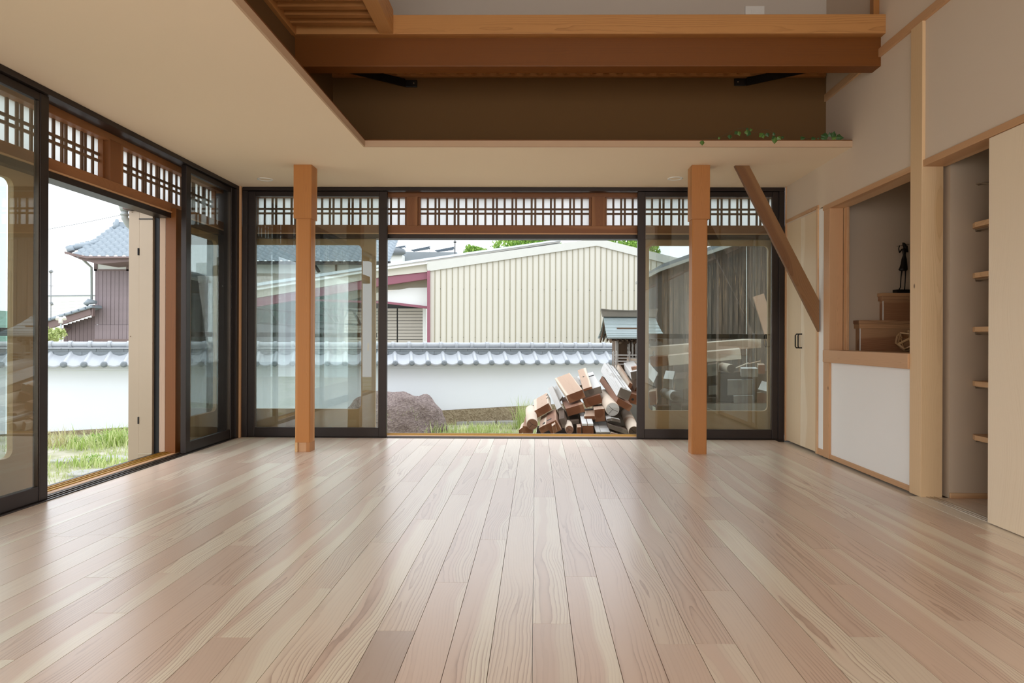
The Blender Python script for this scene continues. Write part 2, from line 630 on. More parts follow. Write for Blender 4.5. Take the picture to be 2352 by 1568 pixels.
# floor with planks
floor = box_struct('floor', (XL - 0.02, 4.2, YB, YF, -0.30, -0.014), W_floor('Y'))
floor.color = (0.3, 0.3, 0.9, 1)
joints_px = [(893, 1448), (700, 1350), (862, 1246), (958, 1192), (1025, 1337), (1130, 1239), (725, 1194), (586, 1253), (420, 1316), (210, 1407),
             (497, 1463), (1247, 1141), (1199, 1185), (1332, 1324), (1389, 1256), (1657, 1194), (1645, 1256), (1266, 1432), (1922, 1260), (1660, 1356),
             (1658, 1478), (2032, 1463), (1965, 1342), (2311, 1360), (330, 1230), (150, 1232), (1170, 1098), (1480, 1075), (1560, 1110), (1745, 1130), (1850, 1160)]
PW = 0.12
X0 = -0.006
rows = {}
for px, py in joints_px:
    q = P(px, py, Z=0)
    rows.setdefault(math.floor((q.x - X0) / PW), []).append(q.y)
special = {}
q = P(893, 1500, Z=0)
special[(math.floor((q.x - X0) / PW), 'near')] = (0.95, 0.0, 0.7)
PX_END = XR - 0.085
k0 = math.floor((XL - X0) / PW)
k1 = math.floor((PX_END - X0) / PW)
rs = random.Random(3)
for k in range(k0, k1 + 1):
    xa, xb = X0 + k * PW, X0 + (k + 1) * PW
    xa, xb = max(xa, XL), min(xb, PX_END)
    if xb - xa < 0.01:
        continue
    js = sorted(rows.get(k, []))
    ys = list(js) if js else [1.3 + rs.random() * 1.8]
    while ys[0] > 1.2:
        ys.insert(0, ys[0] - 1.82)
    while ys[-1] < YF - 0.3:
        ys.append(ys[-1] + 1.82 - (0.4 if rs.random() < 0.2 else 0))
    ys = [max(y, 1.0) for y in ys]
    ys[-1] = YF
    for i in range(len(ys) - 1):
        if ys[i + 1] - ys[i] < 0.02:
            continue
        g = 0.0009
        o = MB().box(xa + g, xb - g, ys[i] + g, ys[i + 1] - g, -0.014, 0.0).build('plank', W_floor('Y'), floor)
        a = rs.random()
        pink = 0.6 * rs.random() if a < 0.42 else 0.0
        crm = 0.75 * rs.random() if a > 0.62 else 0.0
        o.color = (pink, crm, 0.93 + 0.1 * rs.random(), 1)
        if i == 0 and (k, 'near') in special:
            o.color = (*special[(k, 'near')], 1)
# threshold board along the right wall
o = MB().box(PX_END + 0.001, XR + 0.1, 1.0, 3.93, -0.014, 0.001).build('plank', W_floor('Y'), floor)
o.color = (0.0, 0.8, 0.95, 1)
# grooves of the sliding door track
for dx in (0.012, 0.034, 0.056):
    MB().box(XR + dx, XR + dx + 0.006, 1.0, 3.93, 0.0005, 0.004).build('door_track', M_steel, floor)
# hall floor planks beyond the opening
for k in range(9):
    MB().box(XR + 0.101 + k * PW, XR + 0.101 + (k + 1) * PW - 0.002, 2.0, 3.9, -0.014, 0.0).build('plank', W_floor('Y'), floor).color = (0.3 * (k % 2), 0.2, 0.9, 1)

# low ceiling: two wings round the double height, with pale edge board
ceil = sempty('ceiling')
T = 0.043
MB().box(XL - 0.3, XS - 0.012, YB, YF + 0.25, H, H + T).build('ceiling_board', M_ceil, ceil)
MB().box(XS - 0.012, XR, YS + 0.012, YF + 0.25, H, H + T).build('ceiling_board', M_ceil, ceil)
MB().box(XS - 0.012, XS, YB, YS + 0.012, H - 0.001, H + T).build('edge_board', M_edge, ceil)
MB().box(XS, XR, YS, YS + 0.012, H - 0.001, H + T).build('edge_board', M_edge, ceil)
MB().box(XS - 0.02, XS + 0.002, YB, YS + 0.012, H + T, H + T + 0.006).build('edge_cap', W_beam('Y'), ceil)
MB().box(XS, XR, YS - 0.002, YS + 0.02, H + T, H + T + 0.006).build('edge_cap', W_beam('X'), ceil)
box_struct('ceiling', (XUP - 0.1, XR + 0.2, YB, YUP + 0.1, ZT, ZT + 0.1), M_gray_up)

# upper walls
wu = box_struct('wall_upper_back', (XUP - 0.1, XR + 0.02, YUP, YUP + 0.1, H + T, 2.95), M_upper_shade)
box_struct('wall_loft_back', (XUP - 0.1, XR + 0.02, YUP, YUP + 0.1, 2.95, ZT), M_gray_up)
box_struct('wall_upper_left', (XUP - 0.1, XUP, YB, YUP, H + T, ZT), M_upper_shade)
# rear of the room, behind the camera: wall with a wide window opening
wr = sempty('wall_rear')
MB().box(XL - 0.1, XR + 2, YB - 0.1, YB, 2.3, ZT).build('wall_panel', M_wall, wr)
MB().box(XL - 0.1, -2.2, YB - 0.1, YB, 0, 2.3).build('wall_panel', M_wall, wr)
MB().box(2.2, XR + 2, YB - 0.1, YB, 0, 2.3).build('wall_panel', M_wall, wr)

wl = sempty('wall_left')  # unseen wall pieces, put in to keep sky glare off the glass
MB().box(XL - 0.12, XL, YB, -1.5, 0, H).build('wall_panel', M_wall, wl)
MB().box(XL - 0.12, XL, -0.95, 0.75, 0, H).build('wall_panel', M_wall, wl)

# right wall
yp1a, yp1b = 3.915, 4.035       # big pillar
yp2a, yp2b = 5.15, 5.255        # post left of the niche
ZL0, ZL1 = 1.893, 1.93          # lintel
TH = 0.115
wall_r = sempty('wall_right')


def wr_box(y0, y1, z0, z1, x0=XR, x1=XR + TH, mat=M_wall):
    return MB().box(x0, x1, y0, y1, z0, z1).build('wall_panel', mat, wall_r)


wr_box(YB, yp1a + 0.03, ZL1, ZT, mat=M_wall_dim)
wr_box(yp1a + 0.03, YUP + 0.1, ZL1, ZT, mat=M_wall_dim)
wr_box(YUP + 0.1, YF, 1.92, H, mat=M_wall_dim)
wr_box(YB, 2.35, 0, ZL1, XR + 0.03, XR + TH)
wr_box(yp1b, yp2a, 0.0, 0.73, XR + 0.004)
wr_box(yp2b, 5.375, 0, 1.92)
# interior walls of the stair niche and the hall
MB().box(XR + 0.02, 4.2, 5.27, 5.4, 0, 2.6).build('wall_panel', M_niche, sempty('wall_stair'))
wh = sempty('wall_hall')
MB().box(XR + 0.135, 4.2, 3.9, 4.0, 0, 2.6).build('wall_panel', M_niche, wh)
MB().box(4.1, 4.2, YB, 5.7, 0, 2.6).build('wall_panel', M_niche, wh)
MB().box(XR + TH, 4.2, 1.6, 1.7, 0, 2.6).build('wall_panel', M_niche, wh)
box_struct('ceiling_hall', (XR + TH, 4.2, 1.6, 5.7, 2.6, 2.65), M_niche)
# baseboards
struct(MB().box(XR - 0.004, XR + 0.02, yp1b, yp2a, 0, 0.034).build('baseboard_right', W_trim('Y'), None, 0.002))
struct(MB().box(XR - 0.006, XR + 0.02, yp2b, 5.375, 0, 0.05).build('baseboard_right', W_trim('Y'), None, 0.002))
struct(MB().box(XR + 0.135, 4.0, 3.885, 3.9, 0, 0.03).build('baseboard_hall', W_trim('X'), None, 0.002))

# trims on the right wall
# lintel over the niche, over the hall opening, and rail higher up
struct(MB().box(XR - 0.012, XR + TH + 0.004, yp1b, yp2b + 0.02, ZL0, ZL1).build('trim_1', W_trim('Y'), None, 0.002))
struct(MB().box(XR - 0.012, XR + TH + 0.004, YB, yp1a, ZL0, ZL1).build('trim_2', W_trim('Y'), None, 0.002))
struct(MB().box(XR - 0.016, XR + 0.01, YB, 4.44, 2.728, 2.782).build('trim_3', W_trim('Y'), None, 0.002))
struct(MB().box(XR - 0.016, XR + 0.01, 4.56, YUP, 2.728, 2.782).build('trim_3', W_trim('Y'), None, 0.002))
# back jamb strip of the niche
struct(MB().box(XR + TH - 0.02, XR + TH, 5.1, yp2a + 0.02, 0.82, ZL0).build('trim_4', W_trim('Z'), None, 0.002))

t = thing('wooden_pillar', 'tall square light cypress pillar between stair niche and hall opening', 'pillar', (XR, (yp1a + yp1b) / 2, 0))
MB().box(XR - 0.018, XR + 0.105, yp1a, yp1b, 0, 2.73).build('shaft', W_pillar('Z'), t, 0.002)
t = thing('wooden_pillar', 'reddish square pine post at the left edge of the stair niche', 'pillar', (XR, (yp2a + yp2b) / 2, 0))
MB().box(XR - 0.012, XR + 0.09, yp2a, yp2b, 0, ZL0).build('shaft', W_trim('Z'), t, 0.002)
t = MB().box(XR - 0.03, XR + TH + 0.02, yp1b, yp2b - 0.03, 0.728, 0.82).build('sill_beam', W_trim('Y'), None, 0.003)
tag(t, 'thick pale wooden sill capping the white half wall below the stair niche', 'sill')

# ------------------------------------------------------------------ closet doors, sliding door
cy0, cy1 = 5.40, YF - 0.03
fr = sempty('door_1', (XR, cy1, 0))
ztop = P(1806, 512, X=XR).z
MB().box(XR - 0.012, XR + 0.03, cy0 - 0.03, cy1, ztop - 0.004, ztop + 0.022).build('door_frame', W_trim('Y'), fr, 0.002)
MB().box(XR - 0.012, XR + 0.03, cy0 - 0.03, cy0, 0, ztop - 0.004).build('door_frame', W_trim('Z'), fr, 0.002)
MB().box(XR - 0.006, XR + 0.03, cy1, cy1 + 0.026, 0, H).build('door_frame', W_trim('Z'), fr, 0.002)
cm = (cy0 + cy1) / 2 + 0.01
for a, b, hy in ((cy0 + 0.002, cm - 0.002, cm - 0.03), (cm + 0.002, cy1 - 0.002, cm + 0.03)):
    d = MB().box(XR + 0.002, XR + 0.026, a, b, 0.008, ztop - 0.006).build('door_leaf', W_ply('Z'), fr, 0.0015)
    z0, z1 = 0.83, 0.945
    pts = [(XR + 0.002, hy, z0), (XR - 0.022, hy, z0), (XR - 0.03, hy, z0 + 0.012), (XR - 0.03, hy, z1 - 0.012), (XR - 0.022, hy, z1), (XR + 0.002, hy, z1)]
    pts = [(p[0], p[1], p[2]) for p in pts]
    MB().tube(pts, 0.0055, 8).build('handle', M_black, d, label='black bow handle')
wr_box(cy0, YF, 0, ztop, XR + 0.04, XR + TH)
ydoor = P(2270, 1197, X=XR).y
d2 = sempty('door_2', (XR, ydoor, 0))
MB().box(XR - 0.004, XR + 0.028, ydoor - 1.35, ydoor, 0.006, ZL0 - 0.002).build('door_leaf', W_ply('Z'), d2, 0.002)
MB().box(XR - 0.006, XR - 0.004, ydoor - 1.25, ydoor - 1.21, 0.85, 0.97).build('finger_pull', M_black, d2)

# ------------------------------------------------------------------ windows
class Wall:
    """maps (s along wall, d outwards, z) to world"""

    def __init__(s, far):
        s.far = far

    def p(s, a, d, z):
        return Vector((a, YF + d, z)) if s.far else Vector((XL - d, a, z))

    def box(s, mb, s0, s1, d0, d1, z0, z1):
        a, b = s.p(s0, d0, z0), s.p(s1, d1, z1)
        return mb.box(a.x, b.x, a.y, b.y, a.z, b.z)

    def ax(s):
        return 'X' if s.far else 'Y'

    def pos(s, px, d, py=777):
        return P(px, py, Y=YF + d).x if s.far else P(px, py, X=XL - d).y


FAR, LFT = Wall(True), Wall(False)
GOLDZ = 0.012


def sash(wall, name, s0, s1, d0, wl, wr_, latch_s=None, ft=0.04):
    root = sempty(name, wall.p((s0 + s1) / 2, d0, 0))
    zb0, zb1, zt0, zt1 = 0.006, 0.088, 2.178, 2.222
    wall.box(MB(), s0, s0 + wl, d0, d0 + ft, zb0, zt1).build('stile', M_alu, root, 0.003)
    wall.box(MB(), s1 - wr_, s1, d0, d0 + ft, zb0, zt1).build('stile', M_alu, root, 0.003)
    wall.box(MB(), s0 + wl, s1 - wr_, d0 + 0.004, d0 + ft - 0.004, zb0, zb1).build('rail', M_alu, root, 0.003)
    wall.box(MB(), s0 + wl, s1 - wr_, d0 + 0.004, d0 + ft - 0.004, zt0, zt1).build('rail', M_alu, root, 0.003)
    g = wall.box(MB(), s0 + wl, s1 - wr_, d0 + 0.016, d0 + 0.02, zb1, zt0).build('glass_pane', M_glass, root)
    for a, b in ((s0 + wl, s0 + wl + 0.006), (s1 - wr_ - 0.006, s1 - wr_)):
        wall.box(MB(), a, b, d0 + 0.006, d0 + 0.03, zb1, zt0).build('gasket', M_alu2, root)
    if latch_s is not None:
        wall.box(MB(), latch_s - 0.008, latch_s + 0.008, d0 - 0.012, d0, 0.865, 0.905).build('latch', M_steel, root, 0.003)
    return root


def frame_set(wall, name, s0, s1, jamb0, jamb1):
    root = sempty(name, wall.p(s0, 0, 0))
    wall.box(MB(), s0, s1, 0.0, 0.065, 2.224, H - 0.001).build('head', M_alu, root, 0.002)
    wall.box(MB(), s0, s1, 0.066, 0.13, 2.236, H - 0.001).build('head_track', M_alu, root)
    # sill: rails and groove
    wall.box(MB(), s0, s1, 0.0, 0.095, -0.03, -0.004).build('sill', M_alu, root)
    for a, b in ((0.0, 0.012), (0.034, 0.042), (0.066, 0.076), (0.086, 0.095)):
        wall.box(MB(), s0, s1, a, b, -0.004, 0.006).build('sill_rail', M_alu2 if a > 0.03 else M_alu, root, 0.001)
    wall.box(MB(), s0, s1, 0.095, 0.135, -0.03, 0.008).build('wood_sill', W_trim(wall.ax()), root, 0.002, label='pale wooden sill strip')
    wall.box(MB(), s0, s1, 0.135, 0.215, -0.03, 0.014).build('brass_sill', M_gold, root, 0.002, label='golden metal track strip')
    for a in (0.155, 0.185):
        wall.box(MB(), s0, s1, a, a + 0.006, 0.014, 0.02).build('brass_rail', M_gold, root)
    wall.box(MB(), s0, s1, 0.215, 0.232, -0.03, 0.016).build('sill_edge', M_alu, root)
    if jamb0:
        wall.box(MB(), s0, s0 + jamb0, 0.0, 0.12, 0.0, 2.222).build('jamb', M_alu, root, 0.002)
    if jamb1:
        wall.box(MB(), s1 - jamb1, s1, 0.0, 0.12, 0.0, 2.222).build('jamb', M_alu, root, 0.002)
    return root


frame_set(FAR, 'trim_5', XL + 0.02, XR - 0.004, 0.045, 0.05)
frame_set(LFT, 'trim_6', 0.8, YF - 0.02, 0, 0.045)
# thin golden corner bead where the two window runs meet
struct(MB().box(XL - 0.002, XL + 0.016, YF - 0.016, YF + 0.002, 0, H).build('trim_7', W_trim('Z'), None))
box_struct('wall_corner', (XL - 0.3, XL + 0.0, YF + 0.0, YF + 0.3, -0.5, H), M_alu)
X_ = FAR.pos
sash(FAR, 'window_1', X_(563, 0.02), X_(888, 0.02), 0.02, X_(585, 0.02) - X_(563, 0.02), X_(888, 0.02) - X_(870, 0.02), X_(567, 0.02))
sash(FAR, 'window_2', X_(1464, 0.02), X_(1791, 0.02), 0.02, X_(1481, 0.02) - X_(1464, 0.02), X_(1791, 0.02) - X_(1774, 0.02), X_(1795, 0.02) - 0.015)
Y_ = LFT.pos
sash(LFT, 'window_3', 1.9, Y_(111, 0.02), 0.02, 0.06, 0.062)
sash(LFT, 'window_4', Y_(427, 0.02), YF - 0.06, 0.02, 0.07, 0.07)

# wooden joinery outside the aluminium: lintel, top rail, posts, transom lattices, glazed doors
D0 = 0.15


def zfar(py, d):
    return P(1176, py, Y=YF + d).z


ZLAT0, ZLAT1 = zfar(517.5, D0 + 0.05), zfar(450, D0 + 0.05)
ZK0, ZK1 = zfar(537, D0), zfar(519, D0)
ZTOP = 2.222


def joinery(wall, trimname, s0, s1, posts):
    root = sempty(trimname, wall.p(s0, D0, 0))
    wall.box(MB(), s0, s1, D0 - 0.01, D0 + 0.11, ZK0, ZK1).build('lintel', W_old(wall.ax()), root, 0.002)
    wall.box(MB(), s0, s1, D0 - 0.02, D0 - 0.01, ZK0 - 0.006, ZK0 + 0.004).build('lintel_lip', W_trim(wall.ax()), root)
    wall.box(MB(), s0, s1, D0 - 0.012, D0 + 0.1, ZK0 - 0.045, ZK0 - 0.006).build('track_head', M_alu, root, 0.002)
    wall.box(MB(), s0, s1, D0, D0 + 0.1, 2.196, H).build('top_rail', W_old(wall.ax()), root, 0.002)
    for a, b in posts:
        wall.box(MB(), a, b, D0 - 0.005, D0 + 0.105, ZK1, 2.205).build('short_post', W_old('Z'), root, 0.002)
    return root


Wc, Bc, Nc = 0.0535, 0.0187, 0.0155


def lattice(wall, label, group, s0, s1, rev=False):
    """transom panel filling s0..s1"""
    d = D0 + 0.03
    root = thing('transom_lattice', label, 'transom', wall.p((s0 + s1) / 2, d, ZK1), group)
    fw = 0.022
    ax = wall.ax()
    wall.box(MB(), s0, s1, d, d + 0.04, ZK1, ZLAT0).build('frame_rail', W_old(ax), root, 0.0015)
    wall.box(MB(), s0, s1, d, d + 0.04, ZLAT1, 2.205).build('frame_rail', W_old(ax), root, 0.0015)
    wall.box(MB(), s0, s0 + fw, d, d + 0.04, ZLAT0, ZLAT1).build('frame_stile', W_old('Z'), root, 0.0015)
    wall.box(MB(), s1 - fw, s1, d, d + 0.04, ZLAT0, ZLAT1).build('frame_stile', W_old('Z'), root, 0.0015)
    bz = [(zfar(481.5, d), zfar(477, d)), (zfar(492, d), zfar(487.5, d))]
    for a, b in bz:
        wall.box(MB(), s0 + fw, s1 - fw, d + 0.02, d + 0.032, a, b).build('lattice_bar', W_lat_backlit(ax), root)
    a, b = s0 + fw, s1 - fw
    pos = []
    x = a
    seq = 0
    while x < b:
        x += (Wc, Wc, Nc)[seq % 3]
        if x + Bc < b:
            pos.append(x)
        x += Bc
        seq += 1
    if rev:
        pos = [a + b - q - Bc for q in pos]
    src = None
    for q in pos:
        if src is None:
            src = wall.box(MB(), q, q + Bc, d + 0.022, d + 0.032, ZLAT0, ZLAT1).build('lattice_bar', W_lat_backlit('Z'), root)
            s_first = q
        else:
            off = wall.p(q, 0, 0) - wall.p(s_first, 0, 0)
            share(src, 'lattice_bar', root, WORLD_LOC[src.name] + off)
    wall.box(MB(), s0 + fw, s1 - fw, d + 0.033, d + 0.037, ZLAT0, ZLAT1).build('frosted_pane', M_paper, root)
    return root


fp = [X_(933, D0), X_(958, D0), X_(1358, D0), X_(1388, D0)]
joinery(FAR, 'trim_8', XL, XR + 0.05, [(fp[0], fp[1]), (fp[2], fp[3])])
lattice(FAR, 'wooden transom lattice above the left side of the back windows, behind the left post', 'back transom lattices', XL + 0.06, fp[0], True)
lattice(FAR, 'wooden transom lattice centred above the open back doorway', 'back transom lattices', fp[1], fp[2])
lattice(FAR, 'wooden transom lattice above the right back window, behind the right post', 'back transom lattices', fp[3], XR + 0.02)
lp = [Y_(250, D0), Y_(280, D0)]
lp0 = lp[0] - 1.62
joinery(LFT, 'trim_9', 0.8, YF, [(lp0 - 0.1, lp0), (lp[0], lp[1])])
lattice(LFT, 'wooden transom lattice over the near half of the open left doorway', 'left transom lattices', lp0, lp[0], True)
lattice(LFT, 'wooden transom lattice over the far half of the open left doorway, next to the corner', 'left transom lattices', lp[1], YF - 0.08)
lattice(LFT, 'wooden transom lattice seen through the near sash at the left picture edge', 'left transom lattices', 1.2, lp0 - 0.1, True)


def glazed_door(wall, name, s0, s1, i0, i1, d, z0, z1, iz0, iz1, screen=True, pull=None):
    root = sempty(name, wall.p(s0, d, z0))
    r = 0.045
    inner = []
    n = 6
    for cx_, cz_, a0 in ((i1 - r, iz1 - r, 0), (i0 + r, iz1 - r, 90), (i0 + r, iz0 + r, 180), (i1 - r, iz0 + r, 270)):
        for k in range(n + 1):
            an = math.radians(a0 + 90 * k / n)
            inner.append((cx_ + r * math.cos(an), cz_ + r * math.sin(an)))
    outer = []
    cor = [(s1, z1), (s0, z1), (s0, z0), (s1, z0)]
    m = len(inner)
    for idx, (a, z) in enumerate(inner):
        outer.append(cor[idx // (n + 1)])
    mb = MB()
    vs = []
    for dd in (d, d + 0.032):
        vs += [wall.p(a, dd, z) for a, z in inner] + [wall.p(a, dd, z) for a, z in outer]
    fs = []
    for i in range(m):
        j = (i + 1) % m
        fs.append((i, j, m + j, m + i))
        fs.append((2 * m + j, 2 * m + i, 3 * m + i, 3 * m + j))
        fs.append((j, i, 2 * m + i, 2 * m + j))
        fs.append((m + i, m + j, 3 * m + j, 3 * m + i))
    mb.add(vs, fs)
    mb.build('door_panel', W_oldpale('Z'), root)
    mb = MB()
    wall.box(mb, i0 - 0.006, i1 + 0.006, d + 0.014, d + 0.018, iz0 - 0.006, iz1 + 0.006).build('glass_pane', M_glass2, root)
    if screen:
        wall.box(MB(), s0, s1, d + 0.05, d + 0.062, zfar(776, d), zfar(765, d)).build('screen_bar', M_alu, root, 0.001)
        wall.box(MB(), i0 - 0.02, i1 + 0.02, d + 0.056, d + 0.0565, iz0 - 0.02, iz1 + 0.02).build('insect_screen', M_net if wall.far or name == 'door_5' else M_net2, root)
    if pull is not None:
        wall.box(MB(), pull - 0.008, pull + 0.008, d - 0.003, d, 0.78, 0.85).build('finger_pull', M_gold, root)
    return root


DD = 0.2
zi1, zi0 = zfar(563, DD), zfar(941, DD)
glazed_door(FAR, 'door_3', X_(500, DD), X_(862, DD), X_(535, DD), X_(830, DD), DD, 0.02, ZK0, zi0, zi1, True, X_(846, DD))
glazed_door(FAR, 'door_4', X_(1470, DD), XR + 0.3, X_(1490, DD), X_(1764, DD), DD, 0.02, ZK0, zi0, zi1)
glazed_door(LFT, 'door_5', 1.2, Y_(80, DD), 1.3, Y_(30, DD), DD, 0.02, ZK0, zi0, zi1)
glazed_door(LFT, 'door_6', 5.4, YF + 0.1, 5.46, YF - 0.02, DD, 0.02, ZK0, zi0, zi1)
# outer jamb layers beside the open left doorway
jr = sempty('trim_10', LFT.p(Y_(404, DD), DD, 0))
YJ = 5.2
for pa, pb, y0, mt, nm in ((412, 424, 5.36, W_brace('Z'), 'door_stile'), (404, 411.5, 5.3, W_dark('Z'), 'door_edge'), (380, 403.5, 5.19, W_beam('Z'), 'jamb_board'), (366, 379.5, 5.2, W_cut('Z'), 'jamb_board'), (352, 365.5, 5.22, M_black, 'shutter_guide')):
    xa_, xb_ = P(pa, 777, Y=y0).x, P(pb, 777, Y=y0).x
    MB().box(xa_, xb_, y0, y0 + 0.1, -0.02, ZK0 + 0.03).build(nm, mt, jr, 0.002)

# shutter pocket outside
ysp = 5.2
a, b, c = P(295, 777, Y=ysp).x, P(320, 777, Y=ysp).x, P(351, 777, Y=ysp).x
sp_ = thing('shutter_box', 'beige metal shutter pocket standing outside the open left doorway', 'shutter box', (a, ysp, -0.3))
zb_, zt_ = -0.3, P(300, 484, Y=ysp).z
MB().box(a, b - 0.001, ysp, ysp + 0.45, zb_, zt_).build('side_panel', M_beige, sp_, 0.003)
MB().box(b + 0.001, c, ysp - 0.006, ysp + 0.45, zb_ + 0.05, zt_ - 0.004).build('side_panel', M_beige, sp_, 0.003)
for py in (578, 965):
    q = P(319, py, Y=ysp)
    MB().box(q.x - 0.004, q.x + 0.004, ysp - 0.012, ysp, q.z - 0.027, q.z + 0.027).build('hinge', M_black, sp_)
for px, py in ((303, 487), (323, 487), (334, 487), (299, 772), (303, 1056)):
    q = P(px, py, Y=ysp)
    MB().tube([(q.x, ysp - 0.011, q.z), (q.x, ysp, q.z)], 0.003, 6).build('screw', M_steel, sp_)
q0, q1 = P(321, 503, Y=ysp), P(352, 503, Y=ysp)
MB().box(q0.x, q1.x, ysp - 0.012, ysp - 0.006, q0.z - 0.004, q0.z + 0.003).build('crossbar', M_black, sp_)
MB().box(q0.x, q1.x, ysp - 0.012, ysp - 0.006, P(321, 1041, Y=ysp).z - 0.004, P(321, 1041, Y=ysp).z + 0.003).build('crossbar', M_steel, sp_)
MB().box(a - 0.02, c + 0.12, ysp - 0.05, ysp + 0.45, zt_ + 0.005, zt_ + 0.05).build('cap_board', M_fac, sp_, 0.003)
# rain hopper and downpipe
hp = thing('downpipe', 'grey rain hopper with downpipe above the beige shutter pocket', 'downpipe', P(288, 510, Y=5.24))
q = P(286, 480, Y=5.24)
MB().tube([q + Vector((0, 0, 0.16)), q + Vector((0, 0, 0.05)), q + Vector((0, 0, -0.0)), q + Vector((0, 0, -0.02))], [0.05, 0.05, 0.035, 0.027], 14).build('hopper', M_pvc, hp)
MB().tube([q + Vector((0, 0, -0.02)), q + Vector((0.002, 0, -0.07)), q + Vector((0.02, 0.03, -0.12)), q + Vector((0.04, 0.07, -0.16)), q + Vector((0.04, 0.07, -0.6))], 0.026, 12).build('pipe', M_pvc, hp)
MB().tube([q + Vector((0, 0, -0.035)), q + Vector((0, 0, -0.05))], 0.031, 12).build('pipe_collar', M_pvc, hp)
# ring hook under the track head
q = P(190, 436, X=XL - 0.32)
rg = [(q.x, q.y + 0.022 * math.sin(a_), q.z + 0.022 * math.cos(a_)) for a_ in [math.radians(k * 20 - 20) for k in range(18)]]
hk = thing('ring_hook', 'small dark ring hook hanging from the head of the left doorway', 'hook', q)
MB().tube(rg, 0.004, 6).build('ring', M_black, hk)
MB().box(q.x - 0.012, q.x + 0.1, q.y - 0.02, q.y + 0.03, q.z + 0.022, q.z + 0.055).build('bracket', M_black, hk)

# ------------------------------------------------------------------ interior posts and brace
YP = 5.31


def post(label, bx0, bx1, px0, px1, base_block):
    xa, xb = P(bx0, 440, Y=YP).x, P(bx1, 440, Y=YP).x
    w = 0.142
    xb = xa + w
    c = (xa + xb) / 2
    t = thing('wooden_post', label, 'post', (c, YP + w / 2, 0), 'free standing posts')
    zs = P(700, 501, Y=YP).z
    MB().box(xa, xb, YP, YP + w, zs, H).build('upper_sleeve', W_post('Z'), t, 0.002, label='smooth reddish boxed top section')
    h = 0.119
    z0 = 0.075 if base_block else 0.0
    xc = (P(px0, 700, Y=YP).x + P(px1, 700, Y=YP).x) / 2
    # shaft with chamfered corners
    ch = 0.007
    poly = []
    y0, y1, x0, x1 = YP + 0.011, YP + 0.011 + h, xc - h / 2, xc + h / 2
    for x, y in ((x0 + ch, y0), (x1 - ch, y0), (x1, y0 + ch), (x1, y1 - ch), (x1 - ch, y1), (x0 + ch, y1), (x0, y1 - ch), (x0, y0 + ch)):
        poly.append((x, y, z0))
    MB().extrude(poly, (0, 0, zs - z0)).build('shaft', W_post('Z'), t)
    if base_block:
        MB().box(x0 + 0.0225, x1 - 0.0305, y0 + 0.012, y1, 0, z0).build('base_block', W_trim('X'), t, 0.002, label='pale block let into the foot')
        MB().box(x0, x0 + 0.022, y0, y1, 0, z0).build('base_cheek', W_pillar('X'), t, 0.002)
        MB().box(x1 - 0.03, x1, y0, y1, 0.0, z0).build('base_cheek', plain('plain_post_cheek', hx('a8713f'), 0.5), t, 0.002)
    return t


post('square wooden post standing on the left, with boxed top section', 674, 714, 677.5, 711.5, True)
post('square wooden post standing on the right beside the diagonal brace', 1589, 1630, 1590.3, 1625.5, False)

yb = 5.33
A = P(1688, 379, Y=yb)
B = P(1721, 379, Y=yb)
zc, zd = P(1886, 690, Y=yb).z, P(1886, 762, Y=yb).z
xe = XR - 0.0125
mb = MB().extrude([(A.x, yb, H), (xe, yb, zd), (xe, yb, zc), (B.x, yb, H)], (0, 0.036, 0))
brace = mb.build('diagonal_brace', W_brace('Z'), None)
# rotate the grain frame: brace mesh is rebuilt along its own axis
me = brace.data
ang = math.atan2(xe - A.x, H - zd)
rot = Matrix.Rotation(ang, 4, 'Y')
me.transform(rot)
brace.rotation_euler = (0, -ang, 0)
tag(brace, 'brown diagonal plank brace from the low ceiling down to the right wall', 'brace')

# ------------------------------------------------------------------ beams and loft grating
y1b = 4.42
t = MB().box(XUP - 0.02, XR + 0.02, y1b, y1b + 0.12, P(1500, 152, Y=y1b).z, P(1500, 84, Y=y1b).z).build('ceiling_beam', W_beam('X'), None, 0.004)
tag(t, 'thick dark orange beam spanning the room below the lighter rail beam', 'beam')
zb2, zt2 = P(1500, 77, Y=4.36).z, P(1500, 33, Y=4.36).z
t = MB().box(XUP - 0.02, XR + 0.02, 4.36, 4.48, zb2, zt2).build('ceiling_beam', W_lintel('X'), None, 0.003)
tag(t, 'lighter grained beam lying on top of the dark spanning beam', 'beam')
xa, xb = P(871.5, 79, Y=4.36).x, P(903.5, 79, Y=4.36).x
t = MB().box(xa, xb, 0.5, 4.36, zb2, zt2 + 0.03).build('ceiling_beam', W_lintel('Y'), None, 0.003)
tag(t, 'pale beam running towards the viewer above the left side, meeting the rail beam', 'beam')
# gratings
gl = thing('loft_grating', 'slatted timber loft walkway above the left side of the room', 'grating', (XUP, 3.0, zb2))
src = None
for k in range(18):
    y = 4.245 - k * 0.104
    if src is None:
        src = MB().box(XUP + 0.03, xa - 0.002, y, y + 0.045, zb2 + 0.02, zb2 + 0.085).build('slat', W_lintel('X'), gl, 0.002)
        c0 = WORLD_LOC[src.name].copy()
    else:
        share(src, 'slat', gl, c0 + Vector((0, y - 4.245, 0)))
MB().box(XUP, XUP + 0.03, 1.0, 4.36, zb2 - 0.01, zb2 + 0.09).build('ledger', W_lintel('Y'), gl, 0.002)
gf = thing('loft_grating', 'slatted timber walkway between the dark beam and the back upper wall', 'grating', (0, YUP, zb2))
zg = P(1400, 176.5, Y=YUP - 0.02).z
MB().box(XUP, XR - 0.012, YUP - 0.03, YUP - 0.001, zg, zg + 0.05).build('ledger', W_lintel('X'), gf, 0.002)
src = None
